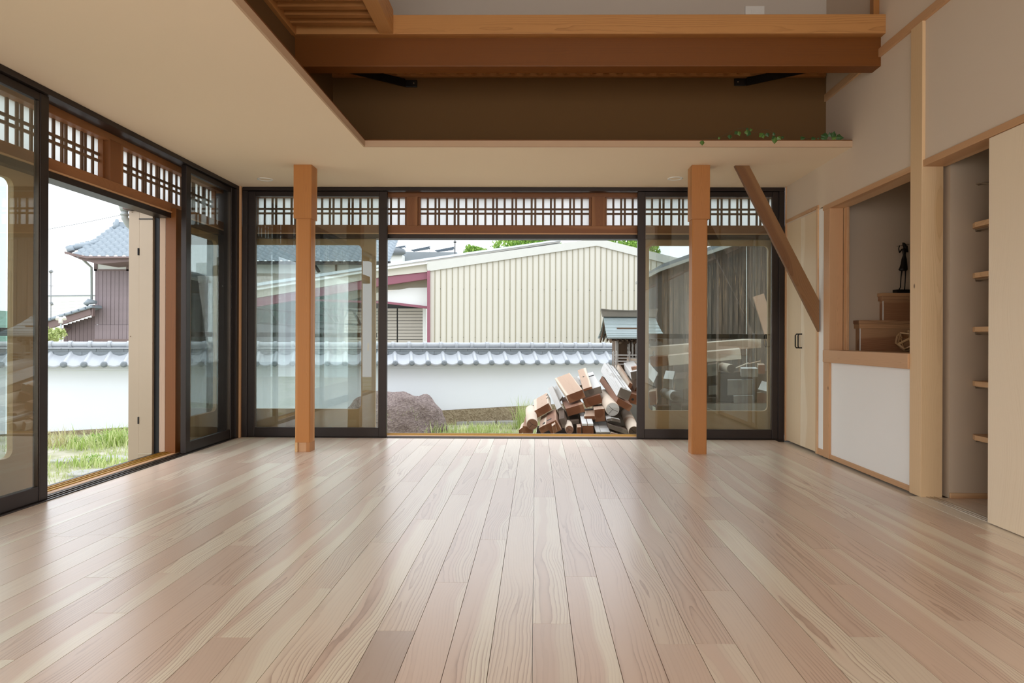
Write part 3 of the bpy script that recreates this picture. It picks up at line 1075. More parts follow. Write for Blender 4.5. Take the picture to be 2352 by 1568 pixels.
for k in range(37):
    x = XUP + 0.05 + k * 0.102
    if x > XR - 0.06:
        break
    if src is None:
        src = MB().box(x, x + 0.05, y1b + 0.121, YUP - 0.031, zg + 0.018, zg + 0.06).build('slat', W_lintel('Y'), gf)
        c0 = WORLD_LOC[src.name].copy()
    else:
        share(src, 'slat', gf, c0 + Vector((k * 0.102, 0, 0)))
# handrail post at the right end
q0, q1 = P(2003, 15, Y=4.46), P(2018, 15, Y=4.46)
t = MB().box(q0.x, XR, 4.44, 4.49, zt2, 3.9).build('rail_post', W_lintel('Z'), None, 0.002)
tag(t, 'slim upright timber on top of the rail beam at the right wall', 'post')


def iron(label, px, py, side):
    q = P(px, py, Y=YUP - 0.006)
    r = thing('corner_brace', label, 'brace', q, 'black steel corner braces')
    e = Vector((XUP if side < 0 else XR, YUP - 0.45, q.z + 0.0))
    s0 = q + Vector((side * 0.045, -0.02, 0))
    MB().box(q.x - 0.045, q.x + 0.045, YUP - 0.012, YUP, q.z - 0.028, q.z + 0.028).build('end_plate', M_black, r, 0.004)
    dirv = (e - s0)
    MB().para(s0 + Vector((0, 0, 0.03)), s0 + Vector((0, 0.012, 0.03)), s0 + Vector((0, 0, -0.03)), s0 + dirv + Vector((0, 0, 0.03))).build('bar', M_black, r)
    MB().tube([(q.x + 0.02 * -side, YUP - 0.018, q.z), (q.x + 0.02 * -side, YUP - 0.012, q.z)], 0.005, 8).build('bolt', M_steel, r)


iron('black steel corner brace at the left end of the upper back wall', 945, 192, -1)
iron('black steel corner brace at the right end of the upper back wall', 1700, 189, 1)
q0, q1 = P(1711, 30, Y=YUP), P(1755, 15, Y=YUP)
t = thing('wall_plate', 'white square plate on the grey loft wall above the beam', 'outlet', (q0.x, YUP, q0.z))
MB().box(q0.x, q1.x, YUP - 0.012, YUP, q1.z - 0.13, q1.z).build('plate', M_switch, t, 0.003)
MB().box(q0.x + 0.045, q1.x - 0.045, YUP - 0.015, YUP - 0.012, q1.z - 0.1, q1.z - 0.03).build('insert', M_switch, t, 0.002)


# ------------------------------------------------------------------ downlights
def downlight(label, px, py, r=0.064):
    q = P(px, py, Z=H)
    t = thing('downlight', label, 'downlight', (q.x, q.y, H), 'recessed downlights')
    n = 28
    prof = [(r, 0.0), (r, -0.004), (r - 0.008, -0.006), (r - 0.014, -0.003), (r - 0.016, 0.0)]
    vs, fs = [], []
    for a, z in prof:
        for k in range(n):
            vs.append((q.x + a * math.cos(2 * PI * k / n), q.y + a * math.sin(2 * PI * k / n), H + z))
    for i in range(len(prof) - 1):
        for k in range(n):
            fs.append((i * n + k, i * n + (k + 1) % n, (i + 1) * n + (k + 1) % n, (i + 1) * n + k))
    MB().add(vs, fs, True).build('trim_ring', M_switch, t)
    vs = [(q.x + (r - 0.016) * math.cos(2 * PI * k / n), q.y + (r - 0.016) * math.sin(2 * PI * k / n), H - 0.0008) for k in range(n)]
    MB().add(vs + [(v[0], v[1], H) for v in vs], [tuple(range(n)), tuple(range(2 * n - 1, n - 1, -1))]).build('diffuser', M_ceil, t)


downlight('round recessed downlight in the low ceiling left of the left post', 609, 411.5)
downlight('round recessed downlight in the low ceiling left of the right post', 1551, 409.5)

# ------------------------------------------------------------------ stair niche
st = thing('staircase', 'light wooden box steps rising to the right inside the wall niche', 'stairs', (2.6, 5.2, 0))
ys_ = 5.185
xs1 = P(1977, 770, Y=ys_).x
xs2 = P(2033, 710, Y=ys_).x
zs1 = P(2030, 735.5, Y=ys_).z
zs2 = P(2060, 672, Y=ys_).z
MB().box(XR + TH + 0.002, 3.3, 4.15, 5.268, 0.775, 0.812).build('tread', W_stair('X'), st, 0.002)
MB().box(xs1, 3.3, ys_, 5.268, 0.812, zs1 - 0.062).build('riser', W_stair('X'), st, 0.001)
MB().box(xs1 - 0.014, 3.3, ys_ - 0.006, 5.268, zs1 - 0.062, zs1 - 0.028).build('tread', W_trim('X'), st, 0.002)
MB().box(xs1 - 0.02, 3.3, ys_ - 0.014, 5.268, zs1 - 0.028, zs1).build('tread', W_stair('X'), st, 0.003)
MB().box(xs2, 3.3, ys_ + 0.02, 5.268, zs1, zs2 - 0.062).build('riser', W_stair('X'), st, 0.001)
MB().box(xs2 - 0.014, 3.3, ys_ + 0.014, 5.268, zs2 - 0.062, zs2 - 0.026).build('tread', W_stair('X'), st, 0.002)
MB().box(xs2 - 0.02, 3.3, ys_ + 0.006, 5.268, zs2 - 0.026, zs2).build('tread', W_trim('X'), st, 0.003)
MB().box(xs1 - 0.006, xs1 - 0.001, ys_, ys_ + 0.01, 0.812, zs1 - 0.062).build('riser_edge', M_wall, st)
MB().box(xs2 - 0.006, xs2 - 0.001, ys_ + 0.02, ys_ + 0.03, zs1, zs2 - 0.062).build('riser_edge', M_wall, st)

# flute player figurine: one skinned body
yf_ = ys_ + 0.04


def fp_(x, y, dy=0.0):  # crop pixels of the statue (5.225 px per photo px, origin 1930,540)
    return P(1930 + x / 5.225, 540 + y / 5.225, Y=yf_ + dy)


fig = thing('figurine', 'dark bronze figurine of a woman playing a flute, on the upper step', 'figurine', (fp_(760, 670).x, yf_, zs2))
nodes = {
    'hip': (767, 320, 0, 0.016), 'waist': (768, 240, 0, 0.0085), 'chest': (770, 190, 0, 0.012), 'neck': (764, 145, 0, 0.005), 'head': (760, 118, 0, 0.0095), 'crown': (754, 96, 0, 0.008),
    'shL': (740, 165, 0, 0.006), 'elL': (712, 212, -0.01, 0.0045), 'wrL': (700, 158, -0.02, 0.004), 'haL': (714, 120, -0.02, 0.005),
    'shR': (797, 165, 0, 0.006), 'elR': (812, 205, -0.01, 0.0045), 'wrR': (806, 160, -0.02, 0.004), 'haR': (800, 122, -0.02, 0.005),
    'lgL': (745, 385, 0, 0.007), 'knL': (729, 500, -0.004, 0.0045), 'anL': (722, 625, 0, 0.0042), 'toL': (706, 652, -0.02, 0.005),
    'lgR': (785, 385, 0, 0.007), 'knR': (781, 505, -0.004, 0.0045), 'anR': (774, 625, 0, 0.0042), 'toR': (770, 652, -0.02, 0.005),
}
edges = [('hip', 'waist'), ('waist', 'chest'), ('chest', 'neck'), ('neck', 'head'), ('head', 'crown'), ('chest', 'shL'), ('shL', 'elL'), ('elL', 'wrL'), ('wrL', 'haL'),
         ('chest', 'shR'), ('shR', 'elR'), ('elR', 'wrR'), ('wrR', 'haR'), ('hip', 'lgL'), ('lgL', 'knL'), ('knL', 'anL'), ('anL', 'toL'), ('hip', 'lgR'), ('lgR', 'knR'), ('knR', 'anR'), ('anR', 'toR')]
keys = list(nodes)
me = bpy.data.meshes.new('body')
me.from_pydata([tuple(fp_(nodes[k][0], nodes[k][1], nodes[k][2]) - WORLD_LOC[fig.name]) for k in keys], [(keys.index(a), keys.index(b)) for a, b in edges], [])
body = bpy.data.objects.new('body', me)
COL.objects.link(body)
body.parent = fig
me.materials.append(M_bronze)
sk = body.modifiers.new('skin', 'SKIN')
for i, k in enumerate(keys):
    me.skin_vertices[0].data[i].radius = (nodes[k][3], nodes[k][3])
me.skin_vertices[0].data[0].use_root = True
body.modifiers.new('subd', 'SUBSURF').levels = 1
body.modifiers['subd'].render_levels = 1


def lathe_x(name, pts, mat, parent, n=16, sy=0.7):  # pts: (cx, z-pixel, halfwidth px)
    vs, fs = [], []
    for cx_, cyp, hw in pts:
        c = fp_(cx_, cyp)
        r = hw / 5.225 * yf_ / F_PX
        for k in range(n):
            a_ = 2 * PI * k / n
            vs.append((c.x + r * math.cos(a_), c.y + sy * r * math.sin(a_), c.z))
    for i in range(len(pts) - 1):
        for k in range(n):
            fs.append((i * n + k, i * n + (k + 1) % n, (i + 1) * n + (k + 1) % n, (i + 1) * n + k))
    fs += [tuple(range(n)), tuple(range(len(vs) - 1, len(vs) - n - 1, -1))]
    return MB().add(vs, fs, True).build(name, mat, parent)


lathe_x('dress', [(768, 165, 24), (768, 200, 22), (769, 240, 17), (766, 290, 31), (764, 350, 38), (758, 395, 48), (754, 412, 53), (756, 428, 40)], M_bronze, fig)
lathe_x('hair', [(756, 90, 12), (768, 105, 20), (782, 135, 20), (795, 170, 17), (800, 205, 10)], M_bronze, fig)
a, b = fp_(678, 133, -0.024), fp_(830, 108, -0.024)
MB().tube([a, b], 0.0016, 6).build('flute', M_bronze, fig)
a, b = fp_(655, 672), fp_(860, 672)
zf = fp_(700, 654).z
MB().box(a.x, b.x, yf_ - 0.034, yf_ + 0.034, zs2, zf).build('plinth', M_bronze, fig, 0.002)

# dodecahedral wooden ornament on the landing
ph = (1 + 5 ** 0.5) / 2
dv = [Vector((x, y, z)) for x in (-1, 1) for y in (-1, 1) for z in (-1, 1)]
for i in (-1, 1):
    for j in (-1, 1):
        dv += [Vector((0, i / ph, j * ph)), Vector((i / ph, j * ph, 0)), Vector((j * ph, 0, i / ph))]
EL = 2 / ph
ic = [Vector(q) for i in (-1, 1) for j in (-1, 1) for q in ((0, i, j * ph), (i, j * ph, 0), (j * ph, 0, i))]
oy = 5.04
oc = P(2083, 783, Y=oy)
R0 = 0.082
rotm = Matrix.Rotation(0.35, 3, 'Z') @ Matrix.Rotation(0.5, 3, 'X')
tilt = min((rotm @ v).z for v in dv) * R0 / 3 ** 0.5
oc.z = 0.812 - tilt
orn = thing('geometric_ornament', 'wooden twelve-sided frame ornament standing on the stair landing', 'ornament', (oc.x, oc.y, 0.812))
for nrm in ic:
    nn = nrm.normalized()
    vs = sorted(dv, key=lambda v: -v.dot(nn))[:5]
    c = sum(vs, Vector()) / 5
    u = (vs[0] - c).normalized()
    w = nn.cross(u)
    vs.sort(key=lambda v: math.atan2((v - c).dot(w), (v - c).dot(u)))
    s_ = R0 / 3 ** 0.5
    outer = [oc + rotm @ v * s_ for v in vs]
    inner = [oc + rotm @ (c + (v - c) * 0.76) * s_ for v in vs]
    dn = rotm @ nn * 0.012
    mb = MB()
    allv = outer + inner + [q - dn for q in outer] + [q - dn for q in inner]
    fs = []
    for i in range(5):
        j = (i + 1) % 5
        fs += [(i, j, 5 + j, 5 + i), (5 + i, 5 + j, 15 + j, 15 + i), (10 + j, 10 + i, 15 + i, 15 + j)]
    mb.add(allv, fs)
    mb.build('pentagon_frame', W_pillar('X'), orn)
    pv = [oc + rotm @ (c + (v - c) * 0.8) * s_ - dn * 0.8 for v in vs]
    MB().add(pv + [q - dn * 0.2 for q in pv], [(0, 1, 2, 3, 4), (9, 8, 7, 6, 5)] + [(i, (i + 1) % 5, 5 + (i + 1) % 5, 5 + i) for i in range(5)]).build('inner_panel', W_brace('X'), orn)

# shelves in the hall
for i, (py, lab) in enumerate(((516, 'topmost'), (632, 'second highest'), (756, 'middle'), (881, 'second lowest'), (1005, 'lowest'))):
    z = P(2239, py, Y=3.84).z
    x = P(2239, py, Y=3.84).x
    t = thing('shelf', 'small wooden wall shelf in the hall opening, %s of five' % lab, 'shelf', (x + 0.2, 3.7, z), 'hall shelves')
    MB().extrude([(x, 3.84, z - 0.014), (x + 0.02, 3.89, z - 0.014), (x + 0.55, 3.89, z - 0.014), (x + 0.55, 3.55, z - 0.014), (x + 0.012, 3.55, z - 0.014)], (0, 0, 0.028)).build('board', W_trim('Y'), t)
    MB().box(x + 0.04, x + 0.07, 3.72, 3.898, z - 0.024, z - 0.014).build('bracket', M_steel, t, 0.001)
    MB().box(x + 0.04, x + 0.07, 3.892, 3.899, z - 0.03, z - 0.014).build('bracket', M_steel, t, 0.001)
q = P(2258, 421, Y=3.86)
t = thing('wall_ring', 'thin pale ring fixed high on the hall wall above the shelves', 'ring', q)
MB().tube([(q.x + 0.035 * math.cos(k * PI / 10), 3.86 + 0.03 * math.sin(k * PI / 10), q.z) for k in range(21)], 0.0018, 6).build('ring', M_steel, t)
MB().box(q.x - 0.004, q.x + 0.004, 3.885, 3.9, q.z - 0.004, q.z + 0.004).build('peg', M_steel, t)


# ------------------------------------------------------------------ ivy on the ceiling ledge
def ivq(x, y, Y=None):   # crop px: scale 5.6, origin 1560,260
    return P(1560 + x / 5.6, 260 + y / 5.6, Y=Y if Y else YS + 0.03)


def leaf(parent, x, y, size, ang, mat, Y=None):
    c = ivq(x, y, Y)
    s_ = size / 5.6 * YS / F_PX
    pts = [(0, 0), (0.32, 0.12), (0.5, 0.42), (0.3, 0.62), (0, 1.0), (-0.3, 0.62), (-0.5, 0.42), (-0.32, 0.12)]
    ca, sa = math.cos(ang), math.sin(ang)
    vs = [Vector((c.x + (u * ca - v * sa) * s_, c.y + 0.35 * abs(u) * s_, c.z + (u * sa + v * ca) * s_)) for u, v in pts]
    mid = Vector((c.x - 0.5 * sa * s_, c.y - 0.05 * s_, c.z + 0.5 * ca * s_))
    n = len(vs)
    fs = [(i, (i + 1) % n, n) for i in range(n)]
    off = Vector((0, 0.0012, 0))
    MB().add(vs + [mid] + [v + off for v in vs + [mid]], fs + [(n + 1 + (i + 1) % n, n + 1 + i, 2 * n + 1) for i in range(n)]).build('leaf', mat, parent)


iv = thing('ivy_vine', 'trailing ivy vine arching along the ceiling ledge, above the right post', 'plant', ivq(600, 335))
stem = [(300, 328), (450, 320), (560, 290), (650, 248), (720, 205), (830, 188), (900, 222), (965, 250), (1050, 230), (1080, 205), (1140, 208), (1200, 250), (1250, 288)]
MB().tube([ivq(x, y) for x, y in stem], 0.0014, 6).build('stem', M_stem, iv)
MB().tube([ivq(300, 328, YS - 0.006), ivq(297, 350, YS - 0.008)], 0.001, 5).build('stem', M_stem, iv)
for x, y, s_, a_, m in [(297, 350, 66, PI, M_leafmid), (520, 335, 36, 0.3, M_leafmid), (655, 275, 60, PI - 0.1, M_leafdark), (765, 232, 62, PI + 0.25, M_leafmid), (752, 235, 55, PI - 0.9, M_leafdark),
                        (905, 225, 80, PI - 0.4, M_leafdark), (870, 215, 70, PI + 0.2, M_leafmid), (860, 205, 40, -1.4, M_leafdark), (905, 212, 42, -1.5, M_leafmid), (1085, 260, 75, PI - 0.9, M_leafmid),
                        (1080, 265, 60, PI + 0.05, M_leafmid), (1090, 255, 55, PI - 0.5, M_leafdark), (1130, 250, 58, PI + 0.3, M_leafdark), (1240, 300, 60, PI - 1.0, M_leafdark), (1235, 305, 90, PI - 0.1, M_leafmid),
                        (1265, 300, 62, PI + 0.9, M_leafmid), (1225, 285, 45, 0.3, M_leafdark), (1315, 318, 40, -1.1, M_leafdark)]:
    leaf(iv, x, y, s_, a_, m, YS - 0.008)
iv2 = thing('ivy_sprig', 'dark green leafy sprig on the ceiling ledge beside the right wall', 'plant', ivq(1950, 335))
MB().tube([ivq(1560, 330), ivq(1700, 328), ivq(1850, 320), ivq(1950, 290), ivq(1960, 240)], 0.0014, 6).build('stem', M_stem, iv2)
for x, y, s_, a_, m in [(1560, 330, 65, -1.3, M_leafdark), (1700, 332, 60, -1.4, M_leafdark), (1790, 335, 25, 0, M_leafdark), (1910, 320, 90, 1.1, M_leafdark), (1920, 300, 100, 1.4, M_leafdark),
                        (1950, 300, 60, 0.3, M_leafdark), (1975, 310, 85, -0.3, M_leafdark), (1960, 312, 80, -0.9, M_leafdark), (2020, 305, 100, -1.7, M_leafdark), (1960, 318, 70, -1.5, M_leafmid), (2040, 322, 50, -1.2, M_leafdark),
                        (1905, 322, 90, 1.5, M_leafdark)]:
    leaf(iv2, x, y, s_, a_, m, YS - 0.004)

# ================================================================== OUTSIDE
GZ = -0.5


def PP(px, py, q0, n):
    d = RM @ Vector(((px - CX) / F_PX, -(py - CY) / F_PX, -1))
    return EYE + d * ((Vector(q0) - EYE).dot(n) / d.dot(n))


o = MB().box(-60, 60, YF + 0.4, 120, GZ - 0.3, GZ).box(-60, XL - 0.35, -12, YF + 0.4, GZ - 0.3, GZ).build('ground', M_ground, None, center=False)
struct(o)
# footing of the house below the windows
struct(MB().box(XL - 0.34, XR + 1.5, YF + 0.02, YF + 0.34, GZ, -0.03).build('wall_footing_back', M_conc, None))
struct(MB().box(XL - 0.34, XL - 0.02, -3, YF + 0.02, GZ, -0.03).build('wall_footing_left', M_conc, None))
struct(MB().box(XR + TH + 0.02, 4.3, 5.72, YF + 0.4, GZ, 4.9).build('wall_outer_right', M_wall, None))

# ------------------------------------------------------------------ garden wall with tiled coping
AL = math.radians(14)
gu = Vector((math.cos(AL), math.sin(AL), 0))
gn = Vector((math.sin(AL), -math.cos(AL), 0))      # towards the house
gq = P(1230, 800, Y=11.4)
gq.z = 0


def gw(u, v, z):
    return gq + gu * u + gn * v + Vector((0, 0, z))


def gz(py, v=0, px=1100):
    return PP(px, py, gw(0, v, 0), gn).z


U0, U1 = -12.5, 2.05
gwall = thing('garden_wall', 'white plastered garden wall with grey tiled coping running behind the garden', 'wall', gw(-4, 0, GZ))


def gbox(u0, u1, v0, v1, z0, z1, name, mat, bevel=0, z0b=None):
    pts = [gw(u0, v0, z0), gw(u1, v0, z0 if z0b is None else z0b), gw(u1, v1, z0 if z0b is None else z0b), gw(u0, v1, z0), gw(u0, v0, z1), gw(u1, v0, z1), gw(u1, v1, z1), gw(u0, v1, z1)]
    return MB().hexa(pts).build(name, mat, gwall, bevel)


uL = (PP(112, 990, gw(0, 0.1, 0), gn) - gq).dot(gu)
zbL = PP(112, 991, gw(0, 0.1, 0), gn).z
zbR = PP(1230, 930, gw(0, 0.1, 0), gn).z
sl = (zbR - zbL) / (0 - uL)
ze = gz(839, 0.3)
gbox(U0, U1, -0.1, 0.1, zbR + sl * U0, ze + 0.03, 'plaster_face', M_gplas, 0, zbR + sl * U1)
ua_ = -8.0
zt_a, zt_b = zbR + sl * ua_ - 0.002, zbR + sl * U1 - 0.002
pts = [gw(ua_, -0.13, GZ - 0.1), gw(U1, -0.13, GZ - 0.1), gw(U1, 0.13, GZ - 0.1), gw(ua_, 0.13, GZ - 0.1), gw(ua_, -0.13, zt_a), gw(U1, -0.13, zt_b), gw(U1, 0.13, zt_b), gw(ua_, 0.13, zt_a)]
MB().hexa(pts).build('washed_pebble_base', M_pebble, gwall)
gbox(U0, U1, 0.1, 0.17, ze - 0.045, ze + 0.03, 'plaster_cornice', M_gplas, 0.01)
gbox(U0, U1, -0.3, 0.06, ze + 0.03, gz(813, 0.08), 'coping_core', M_tilecap)
PT = 0.2535
zt0, zt1 = gz(812, 0.1), gz(834, 0.3)
va, vb = 0.06, 0.31
prof = []
for k in range(21):
    w = k / 20
    if w < 0.3:
        prof.append((w * PT, 0.012 + 0.034 * math.sin(PI * w / 0.3) ** 0.8))
    else:
        prof.append((w * PT, 0.012 - 0.024 * math.sin(PI * (w - 0.3) / 0.7)))
tile_src = cap_src = ridge_src = None
N = int((U1 - U0) / PT)
for i in range(N):
    u = U0 + i * PT
    if tile_src is None:
        top0 = [gw(u + a, va, zt0 + b) for a, b in prof]
        top1 = [gw(u + a, vb, zt1 + b) for a, b in prof]
        dn = Vector((0, 0, -0.018))
        m = len(prof)
        vs = top0 + top1 + [q + dn for q in top0] + [q + dn for q in top1]
        fs = [(j, j + 1, m + j + 1, m + j) for j in range(m - 1)] + [(m + j, m + j + 1, 3 * m + j + 1, 3 * m + j) for j in range(m - 1)] + [(2 * m + j + 1, 2 * m + j, 3 * m + j, 3 * m + j + 1) for j in range(m - 1)]
        fs += [(0, m, 3 * m, 2 * m), (m - 1, 3 * m - 1, 4 * m - 1, 2 * m - 1)]
        mb = MB()
        mb.add(vs, fs[:m - 1], True)
        mb.add(vs, fs[m - 1:])
        tile_src = mb.build('roof_tile', M_tile, gwall)
        tc0 = WORLD_LOC[tile_src.name].copy()
        # rounded end of the roll
        c = gw(u + 0.15 * PT, vb + 0.004, zt1 + 0.008)
        mb = MB()
        vs = []
        for ring, (r, o_) in enumerate(((0.043, -0.02), (0.043, 0.004), (0.037, 0.014), (0.022, 0.021))):
            vs += [c + gn * o_ + gu * (r * math.cos(2 * PI * k / 16)) + Vector((0, 0, r * math.sin(2 * PI * k / 16))) for k in range(16)]
        fs = [(r * 16 + k, r * 16 + (k + 1) % 16, r * 16 + 16 + (k + 1) % 16, r * 16 + 16 + k) for r in range(3) for k in range(16)]
        mb.add(vs, fs, True)
        mb.add([vs[48 + k] for k in range(16)], [tuple(range(16))], True)
        cap_src = mb.build('tile_end', M_tilecap, gwall)
        cc0 = WORLD_LOC[cap_src.name].copy()
        # ridge roll with its collar
        zr1, zr0 = gz(786.5), gz(798)
        rr_ = (zr1 - zr0) / 2
        a0, a1 = gw(u, 0, (zr0 + zr1) / 2), gw(u + PT, 0, (zr0 + zr1) / 2)
        ridge_src = MB().tube([a0, a1], rr_, 14, False).tube([a0 - gu * 0.012, a0 + gu * 0.035], [rr_ * 1.3, rr_ * 1.3], 14).build('ridge_tile', M_tile, gwall)
        rc0 = WORLD_LOC[ridge_src.name].copy()
    else:
        share(tile_src, 'roof_tile', gwall, tc0 + gu * (i * PT))
        share(cap_src, 'tile_end', gwall, cc0 + gu * (i * PT))
        share(ridge_src, 'ridge_tile', gwall, rc0 + gu * (i * PT))
# flat ridge courses
z_a, z_b, z_c, z_d = gz(798), gz(801), gz(807), gz(813.5)
fl = {}
for row, (za, zb, vv, ln, mt) in enumerate(((z_b, z_a, 0.085, 0.5, M_tile), (z_c, z_b, 0.065, 0.36, M_tilecap), (z_d, z_c, 0.075, 0.36, M_tilecap))):
    n = int((U1 - U0) / ln)
    for i in range(n):
        u = U0 + i * ln + (0.18 if row == 1 else 0)
        if row not in fl:
            o = gbox(u + 0.001, u + ln - 0.002, -vv, vv, za + 0.002, zb - 0.001, 'flat_tile', mt, 0.002)
            fl[row] = (o, WORLD_LOC[o.name].copy(), u)
        else:
            share(fl[row][0], 'flat_tile', gwall, fl[row][1] + gu * (u - fl[row][2]))

# ------------------------------------------------------------------ cream clad shed
sq = P(985, 700, Y=20)
su = Vector((1, 0.09, 0)).normalized()
sn = Vector((0.09, -1, 0)).normalized()


def SP(px, py, v=0.0):
    return PP(px, py, sq + sn * v, sn)


shed = thing('clad_shed', 'cream ribbed steel shed with a low gable behind the garden wall', 'shed', Vector((SP(1250, 700).x, SP(1250, 700).y, GZ)))
eL, pk, eR = SP(985, 622), SP(1371, 563), SP(1560, 611)


def sh(u_):  # top height along the wall at distance u_
    up = (pk - sq).dot(su)
    ul = (eL - sq).dot(su)
    ur = (eR - sq).dot(su)
    if u_ < up:
        return eL.z + (pk.z - eL.z) * (u_ - ul) / (up - ul)
    return pk.z + (eR.z - pk.z) * (u_ - up) / (ur - up)


pitch = (SP(985 + 13.4, 700) - SP(985, 700)).length
ul, ur = (eL - sq).dot(su), (eR - sq).dot(su)
base_s = Vector((sq.x, sq.y, 0))
npan = int((ur - ul) / pitch) + 1
for i in range(npan):
    a, b = ul + i * pitch, ul + (i + 1) * pitch
    g = 0.012
    mb = MB()
    aa, bb = a + g, b
    mb.hexa([base_s + su * aa + Vector((0, 0, GZ)), base_s + su * bb + Vector((0, 0, GZ)), base_s + su * bb + Vector((0, 0.04, GZ)), base_s + su * aa + Vector((0, 0.04, GZ)),
             base_s + su * aa + Vector((0, 0, sh(aa))), base_s + su * bb + Vector((0, 0, sh(bb))), base_s + su * bb + Vector((0, 0.04, sh(bb))), base_s + su * aa + Vector((0, 0.04, sh(aa)))])
    mb.build('cladding_panel', M_shed, shed)
    # raised rib at the joint
    mb = MB()
    aa, bb = a - 0.002, a + 0.014
    pr = sn * 0.022
    mb.hexa([base_s + pr + su * aa + Vector((0, 0, GZ)), base_s + pr + su * bb + Vector((0, 0, GZ)), base_s + su * (bb + 0.012) + Vector((0, 0.02, GZ)), base_s + su * (aa - 0.012) + Vector((0, 0.02, GZ)),
             base_s + pr + su * aa + Vector((0, 0, sh(aa))), base_s + pr + su * bb + Vector((0, 0, sh(bb))), base_s + su * (bb + 0.012) + Vector((0, 0.02, sh(bb))), base_s + su * (aa - 0.012) + Vector((0, 0.02, sh(aa)))])
    mb.build('rib', M_shed2 if i % 1 == 0 else M_shed, shed)
for i in range(2, npan, 2):
    z = SP(985 + i * 13, 663).z
    q = base_s + su * (ul + i * pitch) + sn * 0.03
    for zz in (SP(1200, 665).z, SP(1200, 775).z):
        MB().box(q.x - 0.008, q.x + 0.008, q.y, q.y + 0.02, zz - 0.008, zz + 0.008).build('screw', M_truss, shed)


def sband(pts_top, pts_bot, v0, v1, name, mat, parent, plane=SP):
    for i in range(len(pts_top) - 1):
        f = [plane(*pts_bot[i], v1), plane(*pts_bot[i + 1], v1), plane(*pts_top[i + 1], v1), plane(*pts_top[i], v1)]
        MB().extrude(f, sn * (v0 - v1)).build(name, mat, parent)


sband([(979, 602), (1373, 547), (1560, 593)], [(982, 623), (1371, 564), (1560, 612)], -0.1, 0.06, 'fascia', M_fascia, shed)
# body of the shed going back: roof sheets
r0, r1, r2 = SP(979, 602), SP(1373, 547), SP(1560, 593)
bk = Vector((0.09 * 6, 6, 0))
MB().para(r0, r1, r0 + Vector((0, 0, -0.05)), r0 + bk).build('roof_sheet', M_silver, shed)
MB().para(r1, r2, r1 + Vector((0, 0, -0.05)), r1 + bk).build('roof_sheet', M_silver, shed)

# ------------------------------------------------------------------ open carport beside the shed
cp = thing('carport', 'open sided carport with maroon steel frame left of the cream shed', 'carport', Vector((SP(780, 700).x, 20.2, GZ)))


def SPb(px, py, v=0.0):
    return PP(px, py, sq + sn * v, sn)


sband([(540, 657), (888, 605.5), (1288, 549)], [(540, 664), (888, 611), (1288, 552.5)], -0.8, -0.2, 'roof_edge', M_silver, cp)
sband([(540, 664), (888, 611), (1288, 552.5)], [(540, 672), (888, 616.5), (1288, 556)], -0.7, -0.25, 'roof_band', M_siding, cp)
sband([(540, 670), (888, 614), (981, 602.5)], [(540, 674), (888, 618), (981, 605.5)], -0.3, 0.12, 'gutter', M_pale, cp)
sband([(540, 674), (888, 618), (981, 605.5)], [(540, 692), (888, 634), (981, 624)], -0.4, -0.05, 'eave_board', M_shed, cp)
sband([(540, 692), (888, 635), (983, 623)], [(540, 712), (888, 654), (983, 640)], -0.3, -0.1, 'beam', M_maroon, cp)
sband([(981, 622), (987.5, 621)], [(981, 800), (987.5, 800)], -0.1, 0.07, 'column', M_maroon, cp)
sband([(700, 686), (888, 692), (983, 703)], [(700, 690), (888, 697), (983, 709)], -0.4, -0.3, 'cross_rail', M_maroon, cp)
sband([(800, 648), (887, 645), (983, 641)], [(800, 690), (887, 666), (983, 662)], -0.55, -0.5, 'ceiling_panel', M_shed2, cp)
sband([(885, 648), (925, 643)], [(885, 655), (925, 650)], -0.49, -0.45, 'slot', M_dark, cp)
sband([(887, 670), (940, 661), (981, 660)], [(887, 694), (940, 698), (981, 703)], -0.5, -0.42, 'white_panel', M_pale, cp)
# shuttered back wall of the carport
for x0, x1 in ((790, 868), (870, 911), (914, 971)):
    for k in range(12):
        y0 = 708 + k * 7.2
        sband([(x0, y0), (x1, y0)], [(x0, y0 + 6.2), (x1, y0 + 6.2)], -1.1, -1.05, 'shutter_slat', M_siding, cp)
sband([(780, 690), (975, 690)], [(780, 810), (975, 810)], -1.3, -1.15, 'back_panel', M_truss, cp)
sband([(971, 704), (979, 705)], [(971, 805), (979, 805)], -0.9, -0.8, 'corner_trim', M_pale, cp)
sband([(540, 745), (795, 745)], [(540, 810), (795, 810)], -3.0, -2.9, 'back_panel', plain('dim_carport_wall', hx('66686c'), 0.8, 0, 0.15, 0.5), cp)  # inner shade of the carport put into the dull panel colour
sband([(540, 690), (700, 680), (830, 650)], [(540, 745), (700, 745), (830, 745)], -3.4, -3.3, 'back_panel', plain('shaded_green_hedge', hx('3c4a44'), 0.9, 0, 0.5, 1.5), cp)  # dark backing, carport shade put into its green
# trusses
for dx, dy, v in ((0, 0, -0.6), (-128, 3, -0.62), (-40, 12, -1.9)):
    segs = [((700, 705), (830, 714), 5), ((700, 737), (830, 746), 4.5), ((722, 738), (737, 708), 4), ((746, 708), (769, 742), 6), ((784, 742), (799, 714), 5), ((812, 714), (828, 745), 6)]
    for (ax_, ay_), (bx_, by_), w_ in segs:
        a, b = SP(ax_ + dx, ay_ + dy, v), SP(bx_ + dx, by_ + dy, v)
        r = w_ / 2 * 20.5 / F_PX
        MB().tube([a, b], r, 4, True, False).build('truss_bar', M_truss, cp)

# ------------------------------------------------------------------ tiled house far behind
th = thing('tiled_house', 'far house with grey wavy tiled roof seen through the left back window', 'house', P(700, 700, Y=31))
ph_ = 18.2 * 31 / F_PX
tl = None
m = 9


